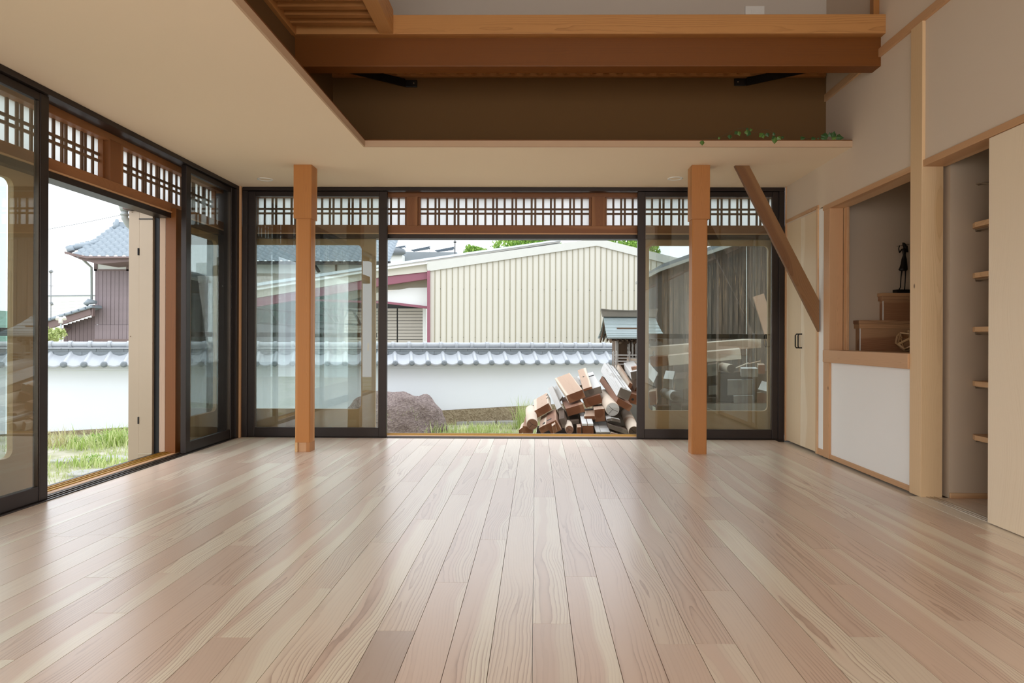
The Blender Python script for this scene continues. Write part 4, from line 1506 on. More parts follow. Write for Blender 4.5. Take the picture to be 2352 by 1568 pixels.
def s_tile(w, l, h, th_=0.03):
    prof = []
    for k in range(m):
        q = k / (m - 1)
        prof.append((q * w, h * (0.9 * math.sin(2 * PI * q + 0.6))))
    v0 = [Vector((a, 0, b + th_)) for a, b in prof]
    v1 = [Vector((a, l, b)) for a, b in prof]
    vb_ = [Vector((a, 0, b - 0.0)) for a, b in prof]
    return v0 + v1 + vb_, [(j, j + 1, m + j + 1, m + j) for j in range(m - 1)] + [(2 * m + j, 2 * m + j + 1, j + 1, j) for j in range(m - 1)]


q_e = P(535, 600, Y=31)
q_t = P(535, 540, Y=33.4)
rows_n = 10
dy = (q_t.y - q_e.y) / rows_n
dz = (q_t.z - q_e.z) / rows_n
for r_ in range(rows_n):
    for c_ in range(20):
        loc = Vector((q_e.x + c_ * ph_ - 0.12 * r_ * 0, q_e.y + r_ * dy, q_e.z + r_ * dz))
        if tl is None:
            vs, fs = s_tile(ph_, dy * 1.12, 0.06, 0.08)
            vs = [Vector((v.x, v.y, v.z + v.y / dy * dz)) + loc for v in vs]
            tl = MB().add(vs, fs, True).build('roof_tile', M_tile2, th)
            tl0, l0 = WORLD_LOC[tl.name].copy(), loc
        else:
            share(tl, 'roof_tile', th, tl0 + loc - l0)
xr_ = q_e.x + 20 * ph_
MB().box(q_e.x, xr_, 31.0, 31.1, P(700, 607, Y=31).z, q_e.z + 0.02).build('gutter', M_truss, th)
MB().box(q_e.x - 2, xr_ - 0.3, 31.6, 31.7, P(700, 628, Y=31.6).z, q_e.z).build('wall_band', M_pale, th)
MB().box(q_e.x - 2, xr_ - 0.3, 31.65, 34, GZ, P(700, 628, Y=31.6).z).build('wall_board', M_siding, th)
for a, b in (((722, 607), (733, 625)), ((772, 605), (772, 622))):
    MB().tube([P(*a, Y=31.4), P(*b, Y=31.4)], 0.07, 4).build('bracket', M_truss, th)

# house with solar panels
so = thing('solar_house', 'far grey roof carrying three tilted solar panels beyond the carport', 'house', P(960, 620, Y=40))
MB().tube([P(870, 577, Y=40), P(916, 577, Y=40), P(926, 579, Y=40), P(929, 583, Y=40)], [0.24, 0.24, 0.2, 0.08], 12).build('ridge_cap', M_dark if False else plain('slate_ridge', hx('6d7378'), 0.5), so)
a, b = P(860, 585, Y=40.2), P(924, 606, Y=40.2)
MB().box(a.x, b.x, 40.2, 41, b.z - 1, a.z).build('gable_wall', M_pale, so)
MB().box(P(862, 600, Y=40.3).x, P(1049, 600, Y=40.3).x, 41.05, 45, GZ, P(1000, 585, Y=41).z).build('wall', M_pale, so)
a, b = P(915, 578, Y=41), P(1060, 640, Y=41)
MB().extrude([P(915, 578, Y=41), P(1050, 579, Y=41), P(1050, 640, Y=41), P(915, 640, Y=41)], (0, 1, 0)).build('roof_plane', plain('slate_roof', hx('8b9298'), 0.5), so)
for p in (((888, 571), (931, 563), (930, 567), (895, 573)), ((942, 574), (988, 565), (985, 571), (948, 577)), ((997, 575), (1044, 566), (1040, 573), (1003, 578))):
    MB().extrude([P(*q, Y=39.9) for q in p], (0, 0.4, 0.02)).build('solar_panel', M_solar, so)
for px in (931, 987, 1043):
    MB().tube([P(px, 566, Y=40.1), P(px, 579, Y=40.1)], 0.02, 4).build('panel_strut', M_truss, so)
po = thing('antenna_pole', 'thin dark antenna pole behind the shed roof line', 'pole', P(1045, 580, Y=40))
MB().tube([P(1045, 832, Y=39.5), P(1045, 543, Y=39.5)], 0.03, 6).build('pole', M_truss, po)
MB().tube([P(1042, 556, Y=39.5), P(1048, 556, Y=39.5)], 0.05, 6).build('box', M_truss, po)

# ------------------------------------------------------------------ board-clad neighbour on the left
YN = 23.0
nb = thing('timber_house', 'two-storey house with brown board siding and tiled hip roof outside the left doorway', 'house', P(255, 770, Y=YN))


def nbx(px0, px1, py0, py1, y0, y1, name, mat, parent=nb, bevel=0):
    a, b = P(px0, py1, Y=YN), P(px1, py0, Y=YN)
    return MB().box(a.x, b.x, YN + y0, YN + y1, a.z, b.z).build(name, mat, parent, bevel)


nbx(222, 420, 620, 1000, 0.06, 3, 'inner_wall', M_dark)
nbx(224, 292, 592, 620, 0.0, 0.1, 'plaster_band', M_pale)
nbx(297, 420, 592, 620, 0.0, 0.1, 'plaster_band', M_pale)
nbx(217, 224, 588, 622, -0.03, 0.1, 'corner_post', M_fac)
nbx(291, 297, 588, 622, -0.03, 0.1, 'corner_post', M_fac)
nbx(217, 420, 619, 622, -0.03, 0.1, 'sill_strip', M_fac)
x = 219.0
k = 0
while x < 410:
    nbx(x, x + 8.8, 622, 745, -0.02 - 0.006 * (k % 2), 0.05, 'wall_plank', M_brownbd)
    nbx(x, x + 8.8, 745.5, 779, -0.035 - 0.006 * (k % 2), 0.05, 'wall_plank', M_brownbd)
    x += 9.2
    k += 1
nbx(218, 420, 779, 786, -0.06, 0.05, 'base_board', M_fac)
nbx(218, 420, 786, 860, 0.0, 0.05, 'plinth', M_pale)
x = 146.0
while x < 218:
    ytop = 732 - (x - 112) * 30 / 98 + 24
    nbx(x, x + 8.8, ytop, 786, 0.0, 0.06, 'wall_plank', M_brownbd2)
    x += 9.2
nbx(144, 218, 786, 900, 0.02, 0.1, 'plinth', M_pale)


def nstrip(pts, y0, y1, name, mat):
    return MB().extrude([P(px, py, Y=YN + y0) for px, py in pts], (0, y1 - y0, 0)).build(name, mat, nb)


# lean-to roof seen from its rake
nstrip([(60, 753), (210, 706), (210, 722), (60, 772)], -0.5, -0.4, 'rake_board', M_fac)
nstrip([(60, 746), (210, 700), (212, 706), (60, 753)], -0.55, 0.2, 'verge_tile', M_tile2)
nstrip([(207, 700), (213, 700), (213, 726), (210, 727)], -0.5, -0.38, 'rake_end', M_fac)
for k in range(9):
    a, b = P(75 + k * 15.5, 748 - k * 4.8, Y=YN - 0.55), P(84 + k * 15.5, 743 - k * 4.8, Y=YN - 0.55)
    MB().tube([P(72 + k * 16, 746.5 - k * 4.95, Y=YN - 0.55), P(85 + k * 16, 742.5 - k * 4.95, Y=YN - 0.55)], 0.05, 8).build('verge_roll', M_tile2, nb)
MB().tube([P(197, 699, Y=YN - 0.5), P(203, 692, Y=YN - 0.5), P(222, 694, Y=YN - 0.3)], [0.09, 0.1, 0.05], 8).build('ridge_end', M_tile2, nb)
for k in range(5):
    nstrip([(112 + k * 7, 765 - k * 2), (119 + k * 7, 760 - k * 2), (121 + k * 7, 762 - k * 2), (114 + k * 7, 768 - k * 2)], -0.3, 0.3, 'rafter', M_fac)
# main roof: rows of tiles
tp = 18.4 * YN / F_PX
rows_n = 9
qe = P(148, 588, Y=YN - 1.2)
qt = P(148, 521, Y=YN + 0.9)
dy = (qt.y - qe.y) / rows_n
dz = (qt.z - qe.z) / rows_n
tl = None
for r_ in range(rows_n):
    yy = qe.y + r_ * dy
    pyr = 588 - r_ * 7.4
    pxl = 150 + r_ * 11.5 if r_ < 5 else 196 + (r_ - 4) * 11
    c_ = 0
    while True:
        xw = qe.x + c_ * tp
        ppx = 1230 + xw / yy * F_PX
        c_ += 1
        if ppx > 372:
            break
        if ppx < pxl - 4:
            continue
        loc = Vector((xw, yy, qe.z + r_ * dz))
        if tl is None:
            vs, fs = s_tile(tp, dy * 1.15, 0.05, 0.07)
            vs = [Vector((v.x, v.y, v.z + v.y / dy * dz)) + loc for v in vs]
            tl = MB().add(vs, fs, True).build('roof_tile', M_tile2, nb)
            tl0, l0 = WORLD_LOC[tl.name].copy(), loc
        else:
            share(tl, 'roof_tile', nb, tl0 + loc - l0)
nstrip([(147, 577), (198, 588), (375, 589), (375, 592), (198, 593), (149, 583)], -1.25, -1.15, 'gutter', M_fac)
nstrip([(150, 581), (198, 590), (375, 591), (375, 594), (224, 606), (185, 596)], -1.1, 0.3, 'soffit', M_fac)
MB().tube([P(160, 571, Y=YN - 1), P(200, 562, Y=YN - 0.5), P(238, 553, Y=YN)], [0.1, 0.1, 0.1], 8).build('hip_ridge', M_tile2, nb)
MB().tube([P(158, 566, Y=YN - 1.05), P(164, 578, Y=YN - 1.05)], 0.11, 10).build('hip_ornament', M_tile2, nb)
for k in range(6):
    q = P(172 + k * 12, 562.5 - k * 2.8, Y=YN - 0.8 + k * 0.15)
    MB().tube([q, q + Vector((0.09, 0.06, 0.02))], 0.05, 8).build('hip_roll', M_tile2, nb)
nstrip([(262, 512), (375, 516), (375, 524), (262, 522)], 0.8, 1.1, 'ridge_course', M_tile2)
MB().tube([P(262, 514, Y=YN + 0.9), P(375, 517, Y=YN + 0.9)], 0.08, 8).build('ridge_roll', M_tile2, nb)
MB().tube([P(269, 503, Y=YN + 0.8), P(268, 515, Y=YN + 0.8), P(265, 526, Y=YN + 0.8)], [0.05, 0.1, 0.12], 8).build('ridge_ornament', M_tile2, nb)
MB().tube([P(188, 593, Y=YN - 1), P(197, 602, Y=YN - 0.7), P(210, 614, Y=YN - 0.1), P(210.5, 690, Y=YN - 0.1)], 0.04, 8).build('rain_pipe', M_pvc, nb)
fl_ = thing('floodlight', 'white twin floodlight on a post before the lean-to roof', 'lamp', P(140, 785, Y=21))
MB().tube([P(140, 881, Y=21), P(140, 738, Y=21)], 0.025, 8).build('post', M_pvc, fl_)
MB().tube([P(139.5, 742, Y=21), P(139.5, 728, Y=21)], 0.06, 10).build('sensor', M_switch, fl_)
for px in (132, 148):
    MB().tube([P(px, 727, Y=21), P(px, 733, Y=20.95)], [0.035, 0.06], 10).build('lamp_head', M_switch, fl_)
    MB().tube([P(px, 730, Y=21), P(140, 732, Y=21)], 0.012, 6).build('arm', M_switch, fl_)

# far things on the left
t = thing('warehouse', 'distant pale flat warehouse between pole and timber house', 'building', P(150, 730, Y=70))
MB().extrude([P(60, 680, Y=70), P(214, 678, Y=70), P(214, 808.3, Y=70), P(60, 808.3, Y=70)], (0, 8, 0)).build('facade', M_pale, t)
MB().extrude([P(60, 678.5, Y=69.8), P(214, 676.5, Y=69.8), P(214, 678.5, Y=69.8), P(60, 680.5, Y=69.8)], (0, 8, 0)).build('roof_edge', M_tilecap, t)
for k in range(6):
    MB().tube([P(62 + k * 2, 697 + k * 7, Y=69.9), P(212, 690 + k * 7, Y=69.9)], 0.02, 4).build('roof_seam', M_fascia, t)
t = thing('utility_pole', 'thin distant utility pole at the left edge of the doorway view', 'pole', P(117, 720, Y=50))
MB().tube([P(117, 821, Y=50), P(117, 626, Y=50)], 0.035, 6).build('pole', M_wire, t)
MB().tube([P(114.5, 625, Y=50), P(120, 622, Y=50)], 0.12, 6).build('lamp_head', M_wire, t)
MB().tube([P(112, 656, Y=50), P(122, 657, Y=50)], 0.03, 5).build('crossarm', M_wire, t)
MB().tube([P(117, 694, Y=50), P(120, 700, Y=50)], 0.1, 6).build('transformer', M_wire, t)
t = tag(MB().tube([P(20, 541, Y=45), P(112, 526, Y=45), P(190, 512, Y=45), P(285, 492, Y=45), P(420, 455, Y=45)], 0.02, 5).build('overhead_wire', M_wire, None), 'single thin overhead wire crossing the pale sky on the left', 'wire')
hl = []
rs2 = random.Random(5)
for k in range(30):
    hl.append((-700 + k * 30, 705 - 14 * math.sin(k * 0.7) - 16 * math.sin(k * 0.23) + rs2.random() * 4))
o = MB().extrude([P(x_, y_, Y=300) for x_, y_ in hl] + [P(170, 785, Y=300), P(-700, 785, Y=300)], (0, 60, 0)).build('hill', M_hill, None)
tag(o, 'distant hazy green hill ridge on the horizon at far left', 'hill')


# ------------------------------------------------------------------ trees
def tree(label, px, py, Y, r, n, seed, parts=5, ls=0.16, name='tree', mat=None, squash=0.8):
    rr_ = random.Random(seed)
    c = P(px, py, Y=Y)
    t = thing(name, label, 'tree', (c.x, c.y, GZ))
    tk = [Vector((c.x, c.y, GZ)), Vector((c.x + 0.1, c.y, (GZ + c.z) / 2)), c]
    if name == 'tree':
        MB().tube(tk, [0.16, 0.12, 0.05], 8).build('trunk', M_bark, t)
    else:
        MB().tube(tk, [0.04, 0.03, 0.02], 6).build('stem', M_bark, t)
    cents = [(c + Vector((rr_.uniform(-1, 1) * r * 0.6, rr_.uniform(-1, 1) * r * 0.5, rr_.uniform(-0.5, 0.5) * r * squash)), r * rr_.uniform(0.4, 0.62)) for _ in range(parts)]
    cents.append((c, r * 0.7))
    vs, fs = [], []
    for k in range(n):
        cc, cr = cents[k % len(cents)]
        d = Vector((rr_.gauss(0, 1), rr_.gauss(0, 1), rr_.gauss(0, 1))).normalized() * cr * rr_.uniform(0.6, 1.05)
        q = cc + Vector((d.x, d.y, d.z * squash))
        u = Vector((rr_.gauss(0, 1), rr_.gauss(0, 1), rr_.gauss(0, 1))).normalized()
        w = u.cross(Vector((rr_.gauss(0, 1), rr_.gauss(0, 1), rr_.gauss(0, 1)))).normalized()
        s_ = ls * rr_.uniform(0.6, 1.2)
        b0 = len(vs)
        vs += [q - u * s_, q + w * s_ * 0.45, q + u * s_, q - w * s_ * 0.45]
        fs.append((b0, b0 + 1, b0 + 2, b0 + 3))
    o = MB().add(vs, fs).build('foliage', mat or M_tree, t)
    o['kind'] = 'stuff'
    return t


tree('light green tree top just right of the antenna pole', 1105, 592, 30, 0.75, 2500, 1, ls=0.1)
tree('broad green tree top behind the shed roof line, left of the gable', 1215, 572, 30, 1.6, 5200, 2, 7, ls=0.1)
tree('green tree top to the right of the shed gable', 1450, 590, 30, 1.5, 5000, 3, 6, ls=0.1)
tree('small garden shrub under the lean-to roof behind the garden wall', 118, 772, 18, 0.35, 900, 4, ls=0.06, name='shrub', mat=M_grass)

# ------------------------------------------------------------------ dark barn on the right
YBN = 13.2
bn = thing('plank_barn', 'dark weathered vertical plank barn wall behind the right back window', 'barn', (P(1660, 800, Y=YBN).x, YBN, GZ))
x0b = P(1521, 700, Y=YBN).x
bw = 0.105


def btop(x_):
    px_ = 1230 + x_ / YBN * F_PX
    return P(px_, 618 - (px_ - 1520) * 0.352, Y=YBN).z


for k in range(34):
    a, b = x0b + k * bw, x0b + (k + 1) * bw - 0.004
    yo = 0.008 * ((k * 7) % 3)
    MB().hexa([(a, YBN - yo, GZ), (b, YBN - yo, GZ), (b, YBN + 0.03, GZ), (a, YBN + 0.03, GZ), (a, YBN - yo, btop(a)), (b, YBN - yo, btop(b)), (b, YBN + 0.03, btop(b)), (a, YBN + 0.03, btop(a))]).build('wall_plank', M_char, bn)
xe_ = x0b + 34 * bw
MB().hexa([(x0b, YBN + 0.03, GZ), (xe_, YBN + 0.03, GZ), (xe_, YBN + 3, GZ), (x0b, YBN + 3, GZ), (x0b, YBN + 0.03, btop(x0b)), (xe_, YBN + 0.03, btop(xe_)), (xe_, YBN + 3, btop(xe_)), (x0b, YBN + 3, btop(x0b))]).build('wall_core', M_dark, bn)
xa_ = P(1511, 600, Y=YBN).x
MB().hexa([(xa_, YBN - 0.2, btop(xa_) - 0.03), (xe_, YBN - 0.2, btop(xe_) - 0.03), (xe_, YBN + 3, btop(xe_) - 0.03), (xa_, YBN + 3, btop(xa_) - 0.03),
           (xa_, YBN - 0.2, btop(xa_) + 0.03), (xe_, YBN - 0.2, btop(xe_) + 0.05), (xe_, YBN + 3, btop(xe_) + 0.05), (xa_, YBN + 3, btop(xa_) + 0.03)]).build('eave_board', M_dark if False else M_conc, bn)
MB().hexa([(xa_ + 0.06, YBN - 0.12, btop(xa_) + 0.03), (xe_, YBN - 0.12, btop(xe_) + 0.05), (xe_, YBN + 3, btop(xe_) + 0.05), (xa_ + 0.06, YBN + 3, btop(xa_) + 0.03),
           (xa_ + 0.06, YBN - 0.12, btop(xa_) + 0.12), (xe_, YBN - 0.12, btop(xe_) + 0.15), (xe_, YBN + 3, btop(xe_) + 0.15), (xa_ + 0.06, YBN + 3, btop(xa_) + 0.12)]).build('roof_sheet', M_tilecap, bn)
a, b = P(1714.5, 560, Y=YBN - 0.05), P(1714.5, 930, Y=YBN - 0.05)
MB().tube([(a.x, a.y, a.z + 0.3), b], 0.007, 6).build('white_conduit', M_switch, bn)

# ------------------------------------------------------------------ shrine
YR = 9.5
shx0, shx1 = P(1386, 725, Y=YR).x, P(1504, 725, Y=YR).x
zr = P(1440, 726, Y=YR).z
zE = P(1440, 775, Y=8.72).z
sr = thing('garden_shrine', 'small wooden garden shrine with curved metal roof behind the timber pile', 'shrine', ((shx0 + shx1) / 2, 9.3, GZ))


def rz(t_):   # 0 ridge .. 1 eave
    return zr + (zE - zr) * (1.55 * t_ - 0.55 * t_ * t_)


NS = 7
for side, ye in ((-1, 8.72), (1, 10.15)):
    for k in range(NS):
        t0_, t1_ = k / NS, (k + 1) / NS
        ya, yb_ = YR + (ye - YR) * t0_, YR + (ye - YR) * t1_
        ea, eb = 0.02 * t0_, 0.02 * t1_
        pa = [(shx0 - ea, ya, rz(t0_)), (shx1 + ea, ya, rz(t0_)), (shx1 + eb, yb_, rz(t1_) + 0.006), (shx0 - eb, yb_, rz(t1_) + 0.006)]
        pb = [(x_, y_, z_ - 0.02) for x_, y_, z_ in pa]
        MB().hexa(pb + pa).build('roof_sheet', M_copper, sr)
    # bargeboards under each verge
    for xx in (shx0 + 0.01, shx1 - 0.03):
        up = [(xx, YR + (ye - YR) * k / 8, rz(k / 8) - 0.021) for k in range(9)]
        lo = [(xx, y_, z_ - 0.05) for _, y_, z_ in up]
        MB().extrude(up + lo[::-1], (0.02, 0, 0)).build('bargeboard', W_dark('Y'), sr)
# ridge: flared box
a_, b_ = P(1379.5, 711, Y=YR), P(1509.5, 711, Y=YR)
zc_ = P(1440, 714.5, Y=YR).z
top = [(a_.x, a_.z), (a_.x + 0.12, a_.z - 0.012), ((a_.x + b_.x) / 2, zc_), (b_.x - 0.12, b_.z - 0.012), (b_.x, b_.z)]
MB().extrude([(x_, YR - 0.06, z_) for x_, z_ in top] + [(shx1 + 0.01, YR - 0.06, zr - 0.01), (shx0 - 0.01, YR - 0.06, zr - 0.01)], (0, 0.12, 0)).build('ridge_box', M_copridge, sr)
MB().extrude([(x_, YR - 0.08, z_) for x_, z_ in top] + [(x_, YR - 0.08, z_ + 0.012) for x_, z_ in top[::-1]], (0, 0.16, 0)).build('ridge_cap', M_copridge, sr)
# rafters under the front and back eaves
for k in range(11):
    x_ = shx0 + 0.05 + k * (shx1 - shx0 - 0.12) / 10
    MB().hexa([(x_, 8.78, zE - 0.05), (x_ + 0.02, 8.78, zE - 0.05), (x_ + 0.02, 9.1, zE + 0.0), (x_, 9.1, zE + 0.0), (x_, 8.78, zE - 0.03), (x_ + 0.02, 8.78, zE - 0.03), (x_ + 0.02, 9.1, zE + 0.02), (x_, 9.1, zE + 0.02)]).build('rafter', W_dark('Y'), sr)
    MB().hexa([(x_, 9.8, zE + 0.03), (x_ + 0.02, 9.8, zE + 0.03), (x_ + 0.02, 10.12, zE - 0.06), (x_, 10.12, zE - 0.06), (x_, 9.8, zE + 0.06), (x_ + 0.02, 9.8, zE + 0.06), (x_ + 0.02, 10.12, zE - 0.03), (x_, 10.12, zE - 0.03)]).build('rafter', W_dark('Y'), sr)
bx0, bx1 = P(1414, 800, Y=9.1).x, P(1492, 800, Y=9.1).x
MB().box(bx0 + 0.02, bx1 - 0.02, 9.12, 9.7, 0.3, 1.05).build('cella', W_dark('Z'), sr, 0.003)
for x_ in (bx0, (bx0 * 0.66 + bx1 * 0.34), (bx0 * 0.34 + bx1 * 0.66), bx1 - 0.035):
    MB().box(x_, x_ + 0.035, 9.07, 9.12, 0.25, 0.95).build('column', W_grey('Z'), sr, 0.002)
MB().box(bx0 - 0.03, bx1 + 0.03, 9.05, 9.13, 0.87, 0.92).build('tie_beam', W_dark('X'), sr, 0.003)
for i in range(3):
    x_ = bx0 + (bx1 - bx0) * (0.36 + 0.1 * i)
    MB().box(x_, x_ + 0.022, 9.05, 9.07, 0.5, 0.86).build('door_lattice', W_grey('Z'), sr)
for i in range(6):
    z_ = 0.52 + i * 0.055
    MB().box(bx0 + (bx1 - bx0) * 0.34, bx1 - (bx1 - bx0) * 0.34, 9.055, 9.065, z_, z_ + 0.02).build('door_lattice', W_dark('X'), sr)
for s_ in range(5):
    q = Vector((bx0 + 0.05 + s_ * 0.09, 9.03, 0.84))
    MB().tube([q, q + Vector((0.02, -0.03, 0.02)), q + Vector((0.04, 0, 0.04))], [0.018, 0.022, 0.012], 7).build('carving', W_dark('X'), sr)
# railing
for z_ in (0.56, 0.6, 0.64, 0.68):
    MB().box(bx0 - 0.04, bx1 + 0.04, 8.9, 8.915, z_, z_ + 0.014).build('rail', W_grey('X'), sr)
for x_ in (bx0 - 0.05, bx0 - 0.01, bx0 + 0.16, bx1 - 0.16, bx1 + 0.02):
    MB().tube([(x_, 8.905, 0.45), (x_, 8.905, 0.7), (x_, 8.905, 0.72), (x_, 8.905, 0.745)], [0.011, 0.011, 0.016, 0.004], 8).build('baluster', W_grey('Z'), sr)
MB().box(bx0 - 0.08, bx1 + 0.08, 8.88, 9.8, 0.42, 0.47).build('deck', W_grey('X'), sr, 0.003)
MB().box(bx0 - 0.02, bx1 + 0.02, 8.95, 9.75, GZ, 0.42).build('stone_pedestal', M_conc, sr, 0.01)

# ------------------------------------------------------------------ boulder
from mathutils import noise as mnoise
rc = P(914, 985, Y=9.9)
bm_me = None
import bmesh
bm = bmesh.new()
bmesh.ops.create_icosphere(bm, subdivisions=5, radius=1)
for v in bm.verts:
    d = v.co.normalized()
    s_ = 1 + 0.2 * mnoise.noise(d * 1.3 + Vector((3, 1, 2))) + 0.09 * mnoise.noise(d * 3.2) + 0.035 * mnoise.noise(d * 8) + 0.012 * mnoise.noise(d * 20)
    x_, y_, z_ = d.x * 0.64, d.y * 0.5, d.z * 0.62
    z_ = min(z_, 0.5 + 0.05 * mnoise.noise(d * 2.5) - 0.1 * max(0, d.x))
    v.co = Vector((x_, y_, z_)) * s_
me = bpy.data.meshes.new('boulder')
bm.to_mesh(me)
bm.free()
me.polygons.foreach_set('use_smooth', [True] * len(me.polygons))
me.materials.append(M_rock)
o = bpy.data.objects.new('boulder', me)
COL.objects.link(o)
o.location = (rc.x, rc.y, GZ + 0.1)
tag(o, 'large rounded brown granite boulder in the grass before the garden wall', 'boulder')

# kerb stones and stepping stones
a, b = P(1012, 973, Y=11.0), P(1205, 966, Y=11.0)
for k in range(3):
    x0_, x1_ = a.x + (b.x - a.x) * k / 3, a.x + (b.x - a.x) * (k + 1) / 3 - 0.02
    o = MB().box(x0_, x1_, 10.95 + k * 0.03, 11.1 + k * 0.03, GZ - 0.05, GZ + 0.055).build('kerb_stone', M_conc, None, 0.01)
    tag(o, ['pale kerb stone right next to the boulder', 'pale kerb stone in the middle, between boulder and timber pile', 'pale kerb stone nearest the timber pile'][k], 'kerb stone', 'kerb stones')
for i, (px, py, wpx, lab) in enumerate(((250, 1052, 70, 'pale flat stepping stone nearest the beige shutter pocket'), (150, 1056, 50, 'pale flat stepping stone at the left edge of the doorway, farther row'),
                                        (215, 1084, 80, 'pale flat stepping stone closest to the doorway sill'))):
    c = P(px, py, Z=GZ + 0.02)
    n = 11
    rs3 = random.Random(i + 20)
    rad = wpx / 2 * c.y / F_PX
    pts = [(c.x + math.cos(2 * PI * k / n) * rad * rs3.uniform(0.9, 1.1) * 1.3, c.y + math.sin(2 * PI * k / n) * rad * rs3.uniform(0.8, 1.1) * 1.1, GZ - 0.03) for k in range(n)]
    o = MB().extrude(pts, (0, 0, 0.055)).build('stepping_stone', M_conc, None, 0.01)
    tag(o, lab, 'stone', 'stepping stones')


# ------------------------------------------------------------------ grass
def blades(n, region, hmin, hmax, w, seed, lean=0.6, name='grass', mat=None, parent=None):
    rr_ = random.Random(seed)
    vs, fs = [], []
    for k in range(n):
        q = region(rr_)
        if q is None:
            continue
        x_, y_ = q
        h = rr_.uniform(hmin, hmax)
        a = rr_.uniform(0, 2 * PI)
        d = Vector((math.cos(a), math.sin(a), 0))
        s_ = Vector((-d.y, d.x, 0)) * w * rr_.uniform(0.6, 1.3)
        le = lean * rr_.uniform(0.2, 1.0) * h
        b0 = len(vs)
        p0 = Vector((x_, y_, GZ - 0.01))
        p1 = p0 + Vector((0, 0, h * 0.6)) + d * le * 0.35
        p2 = p0 + Vector((0, 0, h)) + d * le
        vs += [p0 - s_, p0 + s_, p1 + s_ * 0.7, p1 - s_ * 0.7, p2]
        fs += [(b0, b0 + 1, b0 + 2, b0 + 3), (b0 + 3, b0 + 2, b0 + 4)]
    return MB().add(vs, fs).build(name, mat or M_grass, parent)


def in_left(r):
    y_ = r.uniform(6.0, 9.9)
    x_ = r.uniform(-7.6, -3.3)
    px_ = 1230 + x_ / y_ * F_PX
    if px_ < -120 or px_ > 420:
        return None
    if y_ > 11.2 + 0.25 * x_ or mnoise.noise(Vector((x_ * 1.1, y_ * 1.6, 0))) < 0.0:
        return None
    return x_, y_


o = blades(15000, in_left, 0.02, 0.07, 0.004, 11)
o['kind'] = 'stuff'
tag(o, 'short grass covering the garden ground outside the left doorway', 'grass')


def in_back(r):
    y_ = r.uniform(9.0, 11.2)
    x_ = r.uniform(-4.2, 0.3)
    if ((x_ - rc.x) / 0.66) ** 2 + ((y_ - rc.y) / 0.55) ** 2 < 1 or mnoise.noise(Vector((x_ * 1.1, y_ * 1.6, 5))) < -0.2:
        return None
    return x_, y_


o = blades(10000, in_back, 0.03, 0.1, 0.005, 12)
o['kind'] = 'stuff'
tag(o, 'short grass on the ground between back doorway and garden wall', 'grass')


def tuft(label, px, py, n, rad, hmin, hmax, seed, mat=None, w=0.006, lean=0.7):
    c = P(px, py, Z=GZ)
    t = thing('weed_tuft', label, 'weed', (c.x, c.y, GZ), 'weed tufts')

    def reg(r):
        return r.gauss(c.x, rad), r.gauss(c.y, rad * 0.6)
    b_ = blades(n, reg, hmin, hmax, w, seed, lean, 'blade_clump', mat or M_weed, t)
    b_['kind'] = 'stuff'


tuft('tall bright weed tuft in front of the boulder', 925, 1003, 260, 0.09, 0.2, 0.48, 31)
tuft('bright weed tuft at the left foot of the boulder by the window stile', 893, 1003, 160, 0.06, 0.15, 0.36, 32)
tuft('bright low weed tuft at the right foot of the boulder', 985, 1001, 260, 0.16, 0.08, 0.26, 33)
tuft('thin weed tuft against the pebble base, left of the timber pile', 1205, 985, 160, 0.08, 0.2, 0.55, 34, w=0.004)
tuft('low weed tuft in the middle between boulder and timber pile', 1090, 997, 400, 0.3, 0.05, 0.2, 35)
tuft('big bright green weed clump against the wall base next to the shutter pocket', 268, 1022, 200, 0.16, 0.08, 0.3, 36, w=0.008, lean=1.0)
tuft('bright green weed clump in the middle of the left doorway view', 205, 1030, 180, 0.2, 0.05, 0.22, 37, w=0.007, lean=1.0)
tuft('dry pale weed clump at the left edge of the left doorway view', 128, 1025, 220, 0.18, 0.06, 0.28, 38, w=0.005, lean=1.0, mat=mat_leafy('dry_weed', hx('a89f6a'), hx('d8d2a6')))
tuft('low leafy weed clump between the stepping stones outside', 225, 1068, 260, 0.25, 0.05, 0.14, 39, w=0.009)
M_broad = mat_leafy('broad_weed_leaves', hx('6f9a3c'), hx('b9d27a'))
for i, (px, py, r_, n_, lb) in enumerate(((275, 1012, 0.2, 500, 'leafy bright green weed bush beside the shutter pocket'), (235, 1018, 0.17, 380, 'smaller leafy weed bush left of the bush by the shutter pocket'),
                                       (180, 1024, 0.13, 220, 'low leafy weed bush in the middle of the left doorway view'), (222, 1062, 0.11, 150, 'tiny broad-leaved weed by the stepping stones'))):
    c = P(px, py, Z=GZ)
    rr_ = random.Random(90 + i)
    t = thing('weed_bush', lb, 'weed', (c.x, c.y, GZ), 'leafy weeds')
    vs, fs = [], []
    for k in range(n_):
        d = Vector((rr_.gauss(0, 1), rr_.gauss(0, 0.8), abs(rr_.gauss(0, 1)))).normalized() * r_ * rr_.uniform(0.3, 1.1)
        q = Vector((c.x, c.y, GZ)) + Vector((d.x * 1.2, d.y, d.z * 0.85))
        u = Vector((rr_.gauss(0, 1), rr_.gauss(0, 1), rr_.gauss(0, 0.6))).normalized()
        w = u.cross(Vector((rr_.gauss(0, 0.5), rr_.gauss(0, 0.5), 1))).normalized()
        s_ = rr_.uniform(0.012, 0.03)
        b0 = len(vs)
        vs += [q - u * s_, q + w * s_ * 0.4, q + u * s_, q - w * s_ * 0.4]
        fs.append((b0, b0 + 1, b0 + 2, b0 + 3))
    o = MB().add(vs, fs).build('foliage', M_broad, t)
    o['kind'] = 'stuff'
    MB().tube([(c.x, c.y, GZ - 0.02), (c.x + 0.01, c.y, GZ + r_ * 0.7)], 0.004, 5).build('stem', M_stem, t)

